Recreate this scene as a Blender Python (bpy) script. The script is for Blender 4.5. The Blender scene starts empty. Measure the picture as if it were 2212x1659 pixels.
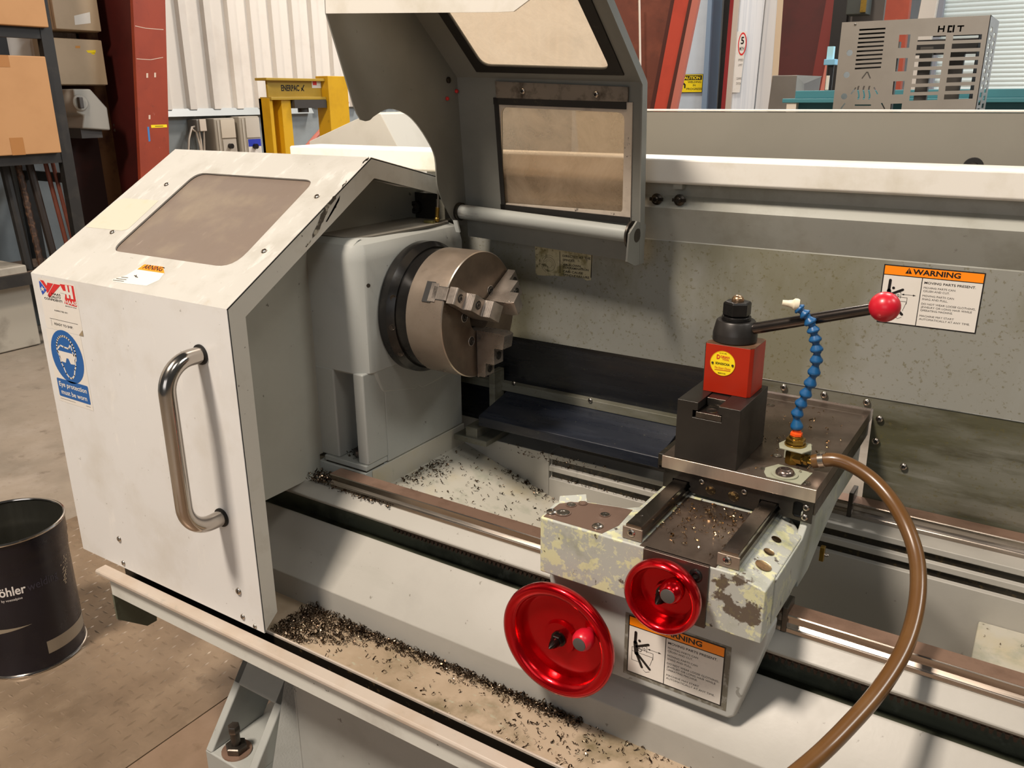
import bpy, bmesh, math, random
from mathutils import Vector, Matrix
from mathutils.geometry import delaunay_2d_cdt
random.seed(7)
SC = bpy.context.scene
COL = SC.collection
PI = math.pi

# ------------------------------------------------------------------ camera
YAW, PITCH, ROLL, FPX = 0.576554, -0.326832, -0.006394, 1826.2621
CAM = Vector((0.95, -1.344, 1.5))
fw = Vector((-math.sin(YAW)*math.cos(PITCH), math.cos(YAW)*math.cos(PITCH), math.sin(PITCH)))
_r = Vector((math.cos(YAW), math.sin(YAW), 0)); _u = _r.cross(fw)
RT = math.cos(ROLL)*_r + math.sin(ROLL)*_u
UP = -math.sin(ROLL)*_r + math.cos(ROLL)*_u
cd = bpy.data.cameras.new('camera'); co = bpy.data.objects.new('camera', cd); COL.objects.link(co)
co.matrix_world = Matrix(((RT.x, UP.x, -fw.x, CAM.x), (RT.y, UP.y, -fw.y, CAM.y), (RT.z, UP.z, -fw.z, CAM.z), (0, 0, 0, 1)))
cd.sensor_width = 36; cd.sensor_fit = 'HORIZONTAL'; cd.lens = FPX/2212*36
cd.clip_start = 0.02; cd.clip_end = 100
SC.camera = co

def ray(px, py):
    return (px-1106)/FPX*RT - (py-829.5)/FPX*UP + fw
def W(px, py, **k):            # a point of the picture on the world plane x=.., y=.. or z=..
    d = ray(px, py); (a, v), = k.items(); i = 'xyz'.index(a)
    return CAM + d*((v-CAM[i])/d[i])
def PD(px, py, dep):
    return CAM + ray(px, py)*dep
def WP(px, py, o, n):          # on the plane through o with normal n
    d = ray(px, py); return CAM + d*((o-CAM).dot(n)/d.dot(n))

# ------------------------------------------------------------------ materials
def lin(h):
    h = h.lstrip('#'); o = []
    for i in (0, 2, 4):
        c = int(h[i:i+2], 16)/255
        o.append(c/12.92 if c <= 0.04045 else ((c+0.055)/1.055)**2.4)
    return o+[1]
MATS = {}
def mat(name, col, rough=.5, metal=0., layers=(), bump=None, rvar=None, trans=0., alpha=1., coat=0., spec=.5, emit=0.):
    """layers: (colour, scale(xyz or number), low, high, strength[, detail])"""
    if name in MATS: return MATS[name]
    m = bpy.data.materials.new(name); m.use_nodes = True; nt = m.node_tree; N = nt.nodes; L = nt.links
    b = N['Principled BSDF']
    b.inputs['Roughness'].default_value = rough; b.inputs['Metallic'].default_value = metal
    b.inputs['Coat Weight'].default_value = coat; b.inputs['Specular IOR Level'].default_value = spec
    b.inputs['Transmission Weight'].default_value = trans; b.inputs['Alpha'].default_value = alpha
    b.inputs['Base Color'].default_value = lin(col)
    if emit:
        b.inputs['Emission Color'].default_value = lin(col); b.inputs['Emission Strength'].default_value = emit
    tc = N.new('ShaderNodeTexCoord'); sock = None
    def noise(sc, det=6, rou=.6, dist=0.):
        mp = N.new('ShaderNodeMapping'); L.new(tc.outputs['Object'], mp.inputs['Vector'])
        s = sc if isinstance(sc, (tuple, list)) else (sc, sc, sc)
        mp.inputs['Scale'].default_value = s
        mp.inputs['Location'].default_value = (len(N)*1.37, len(N)*.61, len(N)*.83)
        n = N.new('ShaderNodeTexNoise'); n.inputs['Scale'].default_value = 1; n.inputs['Detail'].default_value = det
        n.inputs['Roughness'].default_value = rou; n.inputs['Distortion'].default_value = dist
        L.new(mp.outputs[0], n.inputs['Vector']); return n.outputs['Fac']
    for ly in layers:
        c2, sc, lo, hi, st = ly[:5]; det = ly[5] if len(ly) > 5 else 7
        f = noise(sc, det, .62)
        mr = N.new('ShaderNodeMapRange'); mr.inputs[1].default_value = lo; mr.inputs[2].default_value = hi
        mr.inputs[3].default_value = 0; mr.inputs[4].default_value = st; L.new(f, mr.inputs[0])
        mx = N.new('ShaderNodeMix'); mx.data_type = 'RGBA'; L.new(mr.outputs[0], mx.inputs['Factor'])
        if sock is None: mx.inputs['A'].default_value = lin(col)
        else: L.new(sock, mx.inputs['A'])
        mx.inputs['B'].default_value = lin(c2); sock = mx.outputs['Result']
    if sock is not None: L.new(sock, b.inputs['Base Color'])
    if rvar:
        sc, a0, a1 = rvar; f = noise(sc, 5); mr = N.new('ShaderNodeMapRange')
        mr.inputs[1].default_value = .3; mr.inputs[2].default_value = .7; mr.inputs[3].default_value = a0; mr.inputs[4].default_value = a1
        L.new(f, mr.inputs[0]); L.new(mr.outputs[0], b.inputs['Roughness'])
    if bump:
        sc, st, dist = bump; f = noise(sc, 3); bp = N.new('ShaderNodeBump')
        bp.inputs['Strength'].default_value = st; bp.inputs['Distance'].default_value = dist
        L.new(f, bp.inputs['Height']); L.new(bp.outputs[0], b.inputs['Normal'])
    MATS[name] = m; return m

# ------------------------------------------------------------------ mesh builder
class Frame:
    def __init__(s, o, u, v):
        s.o = Vector(o); s.u = Vector(u).normalized(); v = Vector(v)
        s.n = s.u.cross(v).normalized(); s.v = s.n.cross(s.u)
    def p(s, a, b, w=0.): return s.o + s.u*a + s.v*b + s.n*w
    def uv(s, P): d = P-s.o; return (d.dot(s.u), d.dot(s.v))
def inpoly(x, y, P):
    c = False; n = len(P)
    for i in range(n):
        x1, y1 = P[i]; x2, y2 = P[(i+1) % n]
        if (y1 > y) != (y2 > y) and x < (x2-x1)*(y-y1)/(y2-y1)+x1: c = not c
    return c
def rrect(u0, u1, v0, v1, r, n=6):
    o = []
    for cx, cy, a in ((u1-r, v1-r, 0), (u0+r, v1-r, 90), (u0+r, v0+r, 180), (u1-r, v0+r, 270)):
        for i in range(n+1):
            t = math.radians(a+90*i/n); o.append((cx+r*math.cos(t), cy+r*math.sin(t)))
    return o
def rquad(pts, r, n=5):        # rounded corners on any 4+ point polygon
    o = []; k = len(pts)
    for i in range(k):
        p = Vector(pts[i]); a = (Vector(pts[i-1])-p).normalized(); b = (Vector(pts[(i+1) % k])-p).normalized()
        rr = r[i] if isinstance(r, (list, tuple)) else r
        if rr <= 0: o.append(tuple(p)); continue
        A = p+a*rr; B = p+b*rr
        for j in range(n+1):
            t = j/n; q = A*(1-t)**2+p*(2*t*(1-t))+B*t*t; o.append(tuple(q))
    return o
def circ(cx, cy, r, n=20, ry=None): return [(cx+r*math.cos(2*PI*i/n), cy+(ry or r)*math.sin(2*PI*i/n)) for i in range(n)]
def ortho(ax):
    ax = Vector(ax).normalized(); t = Vector((0, 0, 1)) if abs(ax.z) < .9 else Vector((1, 0, 0))
    a = ax.cross(t).normalized(); return ax, a, ax.cross(a)
_TX = {}
def text2d(s, bold=0.):
    k = (s, bold)
    if k not in _TX:
        c = bpy.data.curves.new('t', 'FONT'); c.body = s; c.size = 1; c.resolution_u = 3; c.offset = bold
        o = bpy.data.objects.new('t', c); COL.objects.link(o)
        dg = bpy.context.evaluated_depsgraph_get(); me = bpy.data.meshes.new_from_object(o.evaluated_get(dg))
        _TX[k] = ([v.co.copy() for v in me.vertices], [list(p.vertices) for p in me.polygons])
        bpy.data.objects.remove(o); bpy.data.curves.remove(c); bpy.data.meshes.remove(me)
    return _TX[k]
class MB:
    def __init__(s): s.V = []; s.F = []; s.M = []; s.xf = None
    def add(s, vs, fs, m=0):
        o = len(s.V)
        for v in vs:
            v = Vector(v); s.V.append(s.xf(v) if s.xf else v)
        for f in fs: s.F.append([i+o for i in f]); s.M.append(m)
        return s
    def box(s, x0, x1, y0, y1, z0, z1, m=0):
        return s.add([(x, y, z) for x in (x0, x1) for y in (y0, y1) for z in (z0, z1)],
                     [(0, 1, 3, 2), (4, 6, 7, 5), (0, 4, 5, 1), (2, 3, 7, 6), (0, 2, 6, 4), (1, 5, 7, 3)], m)
    def hexa(s, a, b, m=0):     # two quads a (4 pts) and b (4 pts)
        return s.add(list(a)+list(b), [(0, 1, 2, 3), (7, 6, 5, 4)]+[(i, (i+1) % 4, 4+(i+1) % 4, 4+i) for i in range(4)], m)
    def prism(s, P, axis, a0, a1, m=0):
        f = {'x': lambda p, a: (a, p[0], p[1]), 'y': lambda p, a: (p[0], a, p[1]), 'z': lambda p, a: (p[0], p[1], a)}[axis]
        n = len(P)
        return s.add([f(p, a0) for p in P]+[f(p, a1) for p in P], [list(range(n)), list(range(2*n-1, n-1, -1))]+[(i, (i+1) % n, n+(i+1) % n, n+i) for i in range(n)], m)
    def loft(s, rings, m=0, caps=True, closed=True):
        n = len(rings[0]); vs = [p for r in rings for p in r]; fs = []
        for k in range(len(rings)-1):
            for i in range(n if closed else n-1):
                j = (i+1) % n; fs.append((k*n+i, k*n+j, (k+1)*n+j, (k+1)*n+i))
        if caps: fs += [list(range(n)), list(range(len(vs)-1, len(vs)-n-1, -1))]
        return s.add(vs, fs, m)
    def lathe(s, prof, o, ax, n=32, m=0, caps=True):
        o = Vector(o); ax, a, b = ortho(ax)
        rings = [[o+ax*h+(a*math.cos(2*PI*i/n)+b*math.sin(2*PI*i/n))*r for i in range(n)] for r, h in prof]
        return s.loft(rings, m, caps)
    def cyl(s, o, ax, r, h0, h1, n=24, m=0): return s.lathe([(r, h0), (r, h1)], o, ax, n, m)
    def hexn(s, o, ax, r, h0, h1, m=0, ch=.12):
        return s.lathe([(r*(1-ch), h0), (r, h0+(h1-h0)*ch), (r, h1-(h1-h0)*ch), (r*(1-ch), h1)], o, ax, 6, m)
    def tube(s, pts, r, n=12, m=0, caps=True):
        pts = [Vector(p) for p in pts]; k = len(pts); R = r if isinstance(r, (list, tuple)) else [r]*k
        rings = []; prev = None
        for i, p in enumerate(pts):
            t = (pts[min(i+1, k-1)]-pts[max(i-1, 0)]).normalized()
            if prev is None: _, a, b = ortho(t)
            else:
                a = (prev-t*prev.dot(t)).normalized(); b = t.cross(a)
            prev = a
            rings.append([p+(a*math.cos(2*PI*j/n)+b*math.sin(2*PI*j/n))*R[i] for j in range(n)])
        return s.loft(rings, m, caps)
    def sphere(s, o, r, n=24, m=0, sc=(1, 1, 1)):
        o = Vector(o); k = n//2
        rings = [[o+Vector((math.sin(PI*j/k)*math.cos(2*PI*i/n)*r*sc[0], math.sin(PI*j/k)*math.sin(2*PI*i/n)*r*sc[1], math.cos(PI*j/k)*r*sc[2])) for i in range(n)] for j in range(1, k)]
        s.loft(rings, m, True); return s
    def plate(s, fr, outer, holes=(), t=.002, m=0, w=0.):
        loops = [outer]+list(holes); pts = [Vector(p) for lp in loops for p in lp]; E = []; o = 0
        for lp in loops:
            E += [(o+i, o+(i+1) % len(lp)) for i in range(len(lp))]; o += len(lp)
        v2, e2, f2, _, _, _ = delaunay_2d_cdt(pts, E, [], 1, 1e-7)
        tri = []
        for f in f2:
            cx = sum(v2[i].x for i in f)/3; cy = sum(v2[i].y for i in f)/3
            if inpoly(cx, cy, outer) and not any(inpoly(cx, cy, h) for h in holes): tri.append(list(f))
        n = len(v2); vs = [fr.p(v.x, v.y, w) for v in v2]
        if t:
            vs += [fr.p(v.x, v.y, w-t) for v in v2]; cnt = {}
            for f in tri:
                for i in range(3):
                    a, b = f[i], f[(i+1) % 3]; cnt[(a, b)] = 1
            fs = tri+[[i+n for i in reversed(f)] for f in tri]+[(b, a, a+n, b+n) for (a, b) in cnt if (b, a) not in cnt]
        else: fs = tri
        return s.add(vs, fs, m)
    # flat artwork on a frame: layer k lies k*0.00025 above the face
    def art(s, fr, P, m=0, k=1): return s.add([fr.p(a, b, k*.00025) for a, b in P], [list(range(len(P)))], m)
    def rect(s, fr, u0, u1, v0, v1, m=0, k=1): return s.art(fr, [(u0, v0), (u1, v0), (u1, v1), (u0, v1)], m, k)
    def line(s, fr, p, q, w, m=0, k=2):
        p = Vector(p); q = Vector(q); d = (q-p).normalized()*w/2; c = Vector((-d.y, d.x))
        return s.art(fr, [p-d*.3+c, p-d*.3-c, q+d*.3-c, q+d*.3+c], m, k)
    def limb(s, fr, p, q, w, m=0, k=2):
        p = Vector(p); q = Vector(q); a = math.atan2(q.y-p.y, q.x-p.x); P = []
        for c, a0 in ((q, a-PI/2), (p, a+PI/2)):
            P += [(c.x+w/2*math.cos(a0+PI*i/8), c.y+w/2*math.sin(a0+PI*i/8)) for i in range(9)]
        return s.art(fr, P, m, k)
    def ring(s, fr, c, r0, r1, m=0, k=2, n=32, a0=0, a1=360, ry=1):
        P = []
        for i in range(n):
            t0 = math.radians(a0+(a1-a0)*i/n); t1 = math.radians(a0+(a1-a0)*(i+1)/n)
            s.art(fr, [(c[0]+r0*math.cos(t0), c[1]+ry*r0*math.sin(t0)), (c[0]+r1*math.cos(t0), c[1]+ry*r1*math.sin(t0)), (c[0]+r1*math.cos(t1), c[1]+ry*r1*math.sin(t1)), (c[0]+r0*math.cos(t1), c[1]+ry*r0*math.sin(t1))], m, k)
        return s
    def txt(s, fr, st, u, v, h, m=0, w=None, al='l', bold=0., k=2, map=None, shear=0.):
        vs, fs = text2d(st, bold)
        caps, _ = text2d('H', bold); ch = max(p.y for p in caps)
        x0 = min(p.x for p in vs); x1 = max(p.x for p in vs)
        sy = h/ch; sx = sy if w is None else w/(x1-x0)
        off = {'l': 0, 'c': -(x1-x0)*sx/2, 'r': -(x1-x0)*sx}[al]
        q = [(u+off+(p.x-x0)*sx+shear*p.y*sy, v+p.y*sy) for p in vs]
        P = [map(a, b) for a, b in q] if map else [fr.p(a, b, k*.00025) for a, b in q]
        return s.add(P, fs, m)
    def build(s, name, mats, parent=None, bevel=0., seg=2, ang=35, sub=0, recalc=True):
        me = bpy.data.meshes.new(name)
        og = Vector((0, 0, 0)); q = parent
        while q is not None:
            og = og+q.location; q = q.parent
        me.from_pydata([v-og for v in s.V], [], s.F)
        for m in (mats if isinstance(mats, (list, tuple)) else [mats]): me.materials.append(m)
        me.polygons.foreach_set('material_index', s.M)
        if recalc:
            bm = bmesh.new(); bm.from_mesh(me); bmesh.ops.recalc_face_normals(bm, faces=bm.faces); bm.to_mesh(me); bm.free()
        me.polygons.foreach_set('use_smooth', [True]*len(me.polygons))
        try: me.set_sharp_from_angle(angle=math.radians(ang))
        except Exception: pass
        me.update()
        o = bpy.data.objects.new(name, me); COL.objects.link(o)
        if parent is not None: o.parent = parent
        if bevel:
            b = o.modifiers.new('bevel', 'BEVEL'); b.width = bevel; b.segments = seg; b.limit_method = 'ANGLE'; b.angle_limit = math.radians(40); b.harden_normals = True
        return o
def tag(o, label=None, cat=None, group=None, kind=None):
    for k, v in (('label', label), ('category', cat), ('group', group), ('kind', kind)):
        if v: o[k] = v
    return o
def thing(name, loc, label, cat, group=None):
    e = bpy.data.objects.new(name, None); e.location = loc; e.empty_display_size = .05; COL.objects.link(e)
    return tag(e, label, cat, group)
def copy_tree(o, parent=None):
    c = o.copy(); COL.objects.link(c)
    if parent is not None: c.parent = parent
    for ch in list(o.children): copy_tree(ch, c)
    return c
def socket_screw(parent, o, n, r, mats, name='screw', h=None):   # button head with a hex recess
    h = h or r*.55; m = MB()
    m.lathe([(r, 0), (r*.97, h*.4), (r*.8, h*.8), (r*.5, h), (r*.46, h), (r*.4, h*.45)], o, n, 16, 0)
    m.lathe([(r*.4, h*.46), (.0001, h*.46)], o, n, 16, 1, caps=False)
    return m.build(name, mats, parent)
def cap_screw(parent, o, n, r, mats, name='screw'):              # counter-bored cap screw: ring, dark well, head
    m = MB()
    m.lathe([(r*1.25, 0), (r*1.25, .0006), (r*1.05, .0006), (r*1.02, .0001)], o, n, 18, 0, caps=False)
    m.lathe([(r*1.04, .0002), (r*.9, .0002)], o, n, 18, 1, caps=False)
    m.lathe([(r*.92, .0002), (r*.88, .0008), (r*.5, .0008), (r*.46, .0003), (.0001, .0003)], o, n, 18, 2, caps=False)
    return m.build(name, mats, parent)
# ------------------------------------------------------------------ material library
grey = mat('machine_grey', '#a6a9a5', .42, layers=[('#84867f', 9, .5, .75, .35), ('#5c5a4e', 70, .66, .72, .55, 3)], rvar=(6, .32, .5), bump=(160, .08, .001))
bedgrey = mat('bed_grey', '#a5a29a', .42, layers=[('#918e86', 9, .5, .75, .35), ('#55503f', 60, .70, .74, .6, 3), ('#8f8f84', (3, 3, 20), .6, .75, .3)], rvar=(6, .3, .5), bump=(160, .08, .001))
greycast = mat('cast_grey', '#a3a5a0', .45, layers=[('#8a8b84', 12, .5, .75, .35), ('#4c4538', 55, .7, .74, .7, 3)], bump=(220, .18, .001))
greyside = mat('side_grey', '#a09f95', .5, layers=[('#8a897e', 5, .45, .7, .4), ('#4a463c', 60, .72, .75, .7, 2)])
white = mat('door_white', '#dad9d6', .38, layers=[('#b9b09d', 7, .5, .8, .45), ('#efece4', (30, 9, 9), .6, .7, .35), ('#8a7a62', 26, .68, .8, .35), ('#6a6256', 90, .73, .77, .5, 2)], rvar=(8, .28, .5))
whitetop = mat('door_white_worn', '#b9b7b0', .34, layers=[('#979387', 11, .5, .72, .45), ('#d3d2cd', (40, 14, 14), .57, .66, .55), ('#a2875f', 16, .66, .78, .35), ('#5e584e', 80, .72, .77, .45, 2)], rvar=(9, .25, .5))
flangew = mat('flange_white', '#c9c6bc', .45, layers=[('#a69f8e', 14, .52, .75, .5), ('#3c3630', 60, .69, .73, .7, 3)])
chipped = mat('worn_edge', '#4a443b', .6, layers=[('#b8b1a0', 60, .5, .56, .8)])
beamw = mat('beam_white', '#e0ddd4', .35, layers=[('#b6ad93', 9, .5, .75, .5), ('#857a60', 40, .68, .76, .5)])
guardg = mat('guard_grey', '#7f7f78', .4, layers=[('#686862', 6, .45, .75, .45), ('#4b4a44', 60, .69, .75, .5, 3)], bump=(260, .05, .001))
splash = mat('splash_panel', '#898981', .4, layers=[('#706d55', (4, 4, 2.6), .47, .62, .7), ('#979a95', (9, 9, 1.1), .56, .74, .55), ('#5f5734', 140, .60, .66, .55, 3), ('#615b3d', (5, 5, 3), .58, .72, .6), ('#4a4126', 60, .70, .74, .6, 3)], rvar=(6, .28, .5))
splashlow = mat('splash_lower', '#6b6a5f', .42, layers=[('#45432c', (2.2, 2.2, 9), .42, .60, .85), ('#343019', (5, 5, 30), .52, .66, .7), ('#8b8b83', (3, 3, 40), .60, .72, .5), ('#59522c', 150, .60, .66, .5, 3)], rvar=(9, .3, .55))
ridge = mat('splash_ridge', '#a2a39b', .36, layers=[('#7d7b6c', 8, .48, .7, .6), ('#5b5648', 50, .66, .72, .5)])
greyfar = mat('rear_grey', '#837f74', .5, layers=[('#7b776c', 5, .45, .7, .5)])
wedge = mat('wedge_grey', '#c2beb3', .5, layers=[('#a8a395', 8, .5, .75, .5)])
blackg = mat('black_gloss', '#14161b', .16, layers=[('#2a2922', 18, .55, .7, .5), ('#42402f', 60, .66, .72, .6)], rvar=((4, 60, 60), .08, .4), spec=.7)
navy = mat('cover_black', '#1c2029', .28, layers=[('#2e323b', (6, 40, 40), .5, .7, .6), ('#5a594c', 80, .71, .75, .8, 2)], rvar=((5, 50, 50), .16, .45))
green = mat('groove_green', '#4b4f40', .6, layers=[('#2a2c22', 9, .45, .6, .85), ('#6f7365', 30, .58, .7, .5)])
olive = mat('tray_stained', '#9c8a73', .48, layers=[('#b3a08a', 4, .42, .58, .8), ('#63593c', 6, .5, .64, .85), ('#a9ad97', (40, 90, 40), .6, .7, .6), ('#5b4526', 34, .64, .74, .55), ('#3b3520', 16, .63, .75, .5)], rvar=(10, .25, .6))
bedfloor = mat('bed_floor', '#b4b0a3', .5, layers=[('#b3a98d', 7, .48, .66, .8), ('#8c907f', 16, .55, .68, .6), ('#4d4030', 50, .68, .72, .8, 3)])
trayface = mat('tray_face', '#d0d1c9', .42, layers=[('#a5a197', 8, .5, .7, .5), ('#3e392e', 70, .73, .76, .7, 2)])
traylip = mat('tray_lip', '#b8ac9f', .36, layers=[('#a8937d', 10, .45, .7, .5), ('#7e8781', 18, .6, .75, .5)])
dark = mat('dark_gap', '#14120f', .6)
dirt = mat('oily_dirt', '#1e1a12', .4, layers=[('#4b3d22', 120, .55, .65, .8)])
rustrail = mat('rail_brown', '#a18371', .32, metal=.6, layers=[('#6d5444', 16, .48, .7, .6), ('#a58873', 40, .58, .7, .4)])
steelb = mat('rail_bright', '#b3aaa0', .22, metal=1., layers=[('#7d6a5a', (3, 60, 60), .48, .7, .6)], rvar=((3, 80, 80), .12, .32))
steel = mat('steel', '#a39c92', .25, metal=1., layers=[('#6f665c', 14, .5, .75, .5)], rvar=(14, .18, .42))
steeldk = mat('steel_dark', '#5f5a54', .32, metal=.9, layers=[('#3a352f', 12, .45, .7, .6), ('#7a7268', 30, .6, .72, .4)], rvar=(10, .2, .45))
slidetop = mat('slide_steel', '#7b6d62', .3, metal=.8, layers=[('#55463a', 7, .44, .66, .8), ('#8f8478', 10, .56, .72, .6), ('#7a4a26', 26, .64, .74, .45)], rvar=(9, .2, .48))
edgebright = mat('ground_edge', '#c6b9aa', .3, metal=.85, layers=[('#a3968a', (40, 8, 8), .5, .7, .5)])
polish = mat('polished_steel', '#b7b0a8', .14, metal=1., rvar=(16, .09, .24))
chucks = mat('chuck_steel', '#a8998a', .34, metal=.7, layers=[('#8c7c6a', 9, .46, .7, .6), ('#5c5044', 30, .62, .72, .35)], rvar=(14, .24, .42))
chuckf = mat('chuck_face', '#7a6a5a', .36, metal=.6, layers=[('#54483e', 12, .45, .7, .6), ('#807266', 22, .58, .7, .4)], rvar=(14, .26, .45))
jawm = mat('jaw_steel', '#a89e94', .27, metal=.8, layers=[('#736960', 22, .48, .7, .6)], rvar=(26, .2, .4))
black = mat('blackened_steel', '#1b1a19', .24, metal=.3, layers=[('#33302b', 16, .52, .7, .6)], rvar=(8, .16, .36))
riserm = mat('black_oxide', '#34312d', .36, metal=.5, layers=[('#282522', 9, .45, .7, .7), ('#433f3a', 18, .58, .7, .5)], rvar=(8, .28, .45))
collarm = mat('collar_black', '#2f2d2b', .38, metal=.55, layers=[('#413d3a', 10, .5, .7, .6)])
redpost = mat('red_post', '#a82203', .36, layers=[('#931c02', 6, .45, .7, .6), ('#6d2a18', 70, .7, .74, .5, 2)])
redball = mat('red_ball', '#c4162a', .34, layers=[('#a81024', 14, .5, .75, .4)], coat=.15)
redanod = mat('red_wheel', '#c00210', .2, metal=.85, layers=[('#a00009', 12, .5, .75, .4)], rvar=(10, .15, .28), coat=.25)
greycap = mat('grey_cap', '#4b4744', .5)
blueh = mat('blue_segment', '#175587', .38, layers=[('#2a5a6c', 18, .55, .72, .6), ('#123f68', 9, .5, .7, .5)])
orange = mat('orange_plastic', '#f0571a', .4)
cream = mat('nozzle_cream', '#d8cfb6', .45)
brass = mat('brass', '#a48540', .28, metal=.95, layers=[('#6b5223', 40, .5, .7, .6)])
hosem = mat('hose_brown', '#5f401f', .3, layers=[('#715433', (20, 20, 20), .5, .75, .5), ('#5a3a1a', 40, .55, .7, .5)], coat=.25)
bracket = mat('bracket_grey', '#9a9b87', .5, layers=[('#84856f', 20, .5, .7, .5)])
primer = mat('chipped_paint', '#a7a9a1', .5, layers=[('#c8c79d', 38, .54, .575, .9), ('#c9c9a6', 110, .58, .61, .75), ('#7d8168', 12, .54, .68, .6), ('#4a3a2a', 17, .615, .64, .9), ('#3c3025', 55, .64, .665, .9)], rvar=(20, .35, .6), bump=(40, .25, .001))
rightpaint = mat('chipped_paint_side', '#9da099', .5, layers=[('#b4b59a', 40, .56, .6, .6), ('#7d8168', 12, .52, .7, .5), ('#3c352b', (60, 60, 24), .63, .67, .85)], bump=(40, .2, .001))
padbrown = mat('pad_brown', '#7d6659', .36, metal=.45, layers=[('#5e4a3f', 10, .48, .7, .6), ('#978679', 50, .62, .7, .4)])
plateb = mat('front_plate', '#5d5049', .34, metal=.7, layers=[('#473b36', 14, .45, .7, .6)])
apron = mat('apron_grey', '#a9aba7', .42, layers=[('#96988f', 9, .5, .75, .4), ('#5b574c', 60, .7, .74, .5, 2)], bump=(170, .12, .001))
screwm = mat('screw_steel', '#b8afa4', .25, metal=1.)
screwd = mat('screw_dark', '#4a443d', .3, metal=1.)
chipm = mat('swarf', '#6e5f50', .26, metal=1., layers=[('#3a2a1c', 60, .45, .6, .85), ('#b6a58e', 90, .58, .66, .7)])
chipb = mat('swarf_bright', '#b89d78', .2, metal=1., layers=[('#7a5f3c', 90, .45, .65, .7)])
pane = None
tan = mat('door_pane', '#776a60', .35, layers=[('#75675c', 5, .4, .65, .7), ('#928571', 9, .5, .72, .6), ('#a3968a', (60, 20, 20), .66, .74, .5)], rvar=(8, .25, .5))
gasket = mat('gasket_black', '#1d1a17', .5, layers=[('#4d4638', 50, .6, .7, .6)])
framew = mat('gasket_tape', '#c5b8a8', .5, layers=[('#8d7f70', 22, .5, .7, .5), ('#2c2620', 55, .64, .68, .9)])
strapm = mat('bare_strip', '#8d847a', .35, metal=.6, layers=[('#41382f', 30, .5, .68, .85)])
paper = mat('label_white', '#ded9d0', .35, layers=[('#cfc7b4', 12, .55, .75, .5)])
paperold = mat('label_old', '#b8af8e', .5, layers=[('#6d6536', 40, .48, .62, .8), ('#3d3717', 90, .58, .66, .8), ('#cdc6ac', 24, .6, .7, .6)])
ink = mat('ink_black', '#15110f', .4)
inkgrey = mat('ink_grey', '#3a3530', .45)
orangel = mat('label_orange', '#ff8d0a', .35)
redl = mat('label_red', '#cf2a2a', .35)
bluel = mat('label_blue', '#1a5ba0', .35)
blued = mat('label_navy', '#2b4fb0', .35)
yellowl = mat('label_yellow', '#f2d51a', .4)
zinc = mat('zinc_yellow', '#a9a26a', .3, metal=.9, layers=[('#8a8348', 40, .5, .7, .5)])
cablew = mat('cable_white', '#d9cdbd', .5)
plate_mats = [screwm, dark, steel]

# dirty clear plastic, seen through a little
def plastic(name, col, col2, mixf, lo, hi):
    m = bpy.data.materials.new(name); m.use_nodes = True; nt = m.node_tree; N = nt.nodes; L = nt.links
    for n in list(N): N.remove(n)
    out = N.new('ShaderNodeOutputMaterial'); tr = N.new('ShaderNodeBsdfTransparent'); tr.inputs[0].default_value = lin('#f2e8da')
    d = N.new('ShaderNodeBsdfPrincipled'); d.inputs['Roughness'].default_value = .4
    tl = N.new('ShaderNodeBsdfTranslucent')
    tc = N.new('ShaderNodeTexCoord'); no = N.new('ShaderNodeTexNoise'); no.inputs['Scale'].default_value = 14; no.inputs['Detail'].default_value = 9; no.inputs['Roughness'].default_value = .7; no.inputs['Distortion'].default_value = .6
    L.new(tc.outputs['Object'], no.inputs['Vector'])
    mr = N.new('ShaderNodeMapRange'); mr.inputs[1].default_value = .35; mr.inputs[2].default_value = .7; mr.inputs[3].default_value = lo; mr.inputs[4].default_value = hi; L.new(no.outputs['Fac'], mr.inputs[0])
    mx = N.new('ShaderNodeMix'); mx.data_type = 'RGBA'; L.new(no.outputs['Fac'], mx.inputs['Factor']); mx.inputs['A'].default_value = lin(col); mx.inputs['B'].default_value = lin(col2)
    L.new(mx.outputs['Result'], d.inputs['Base Color']); L.new(mx.outputs['Result'], tl.inputs[0])
    a = N.new('ShaderNodeMixShader'); a.inputs[0].default_value = mixf; L.new(d.outputs[0], a.inputs[1]); L.new(tl.outputs[0], a.inputs[2])
    b = N.new('ShaderNodeMixShader'); L.new(mr.outputs[0], b.inputs[0]); L.new(tr.outputs[0], b.inputs[1]); L.new(a.outputs[0], b.inputs[2])
    L.new(b.outputs[0], out.inputs[0]); MATS[name] = m; return m
pane1 = plastic('pane_dirty', '#cdb89f', '#e6d5bf', .5, .26, .46)
pane2 = plastic('pane_backlit', '#ecdfce', '#fbf3e6', .65, .5, .85)  # paler pane colour carries the light coming through from behind
# ================================================================== THE LATHE
FX = (1, 0, 0); FZ = (0, 0, 1)
def fronty(x, y, z): return Frame((x, y, z), FX, FZ)       # a face looking at -Y
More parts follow.
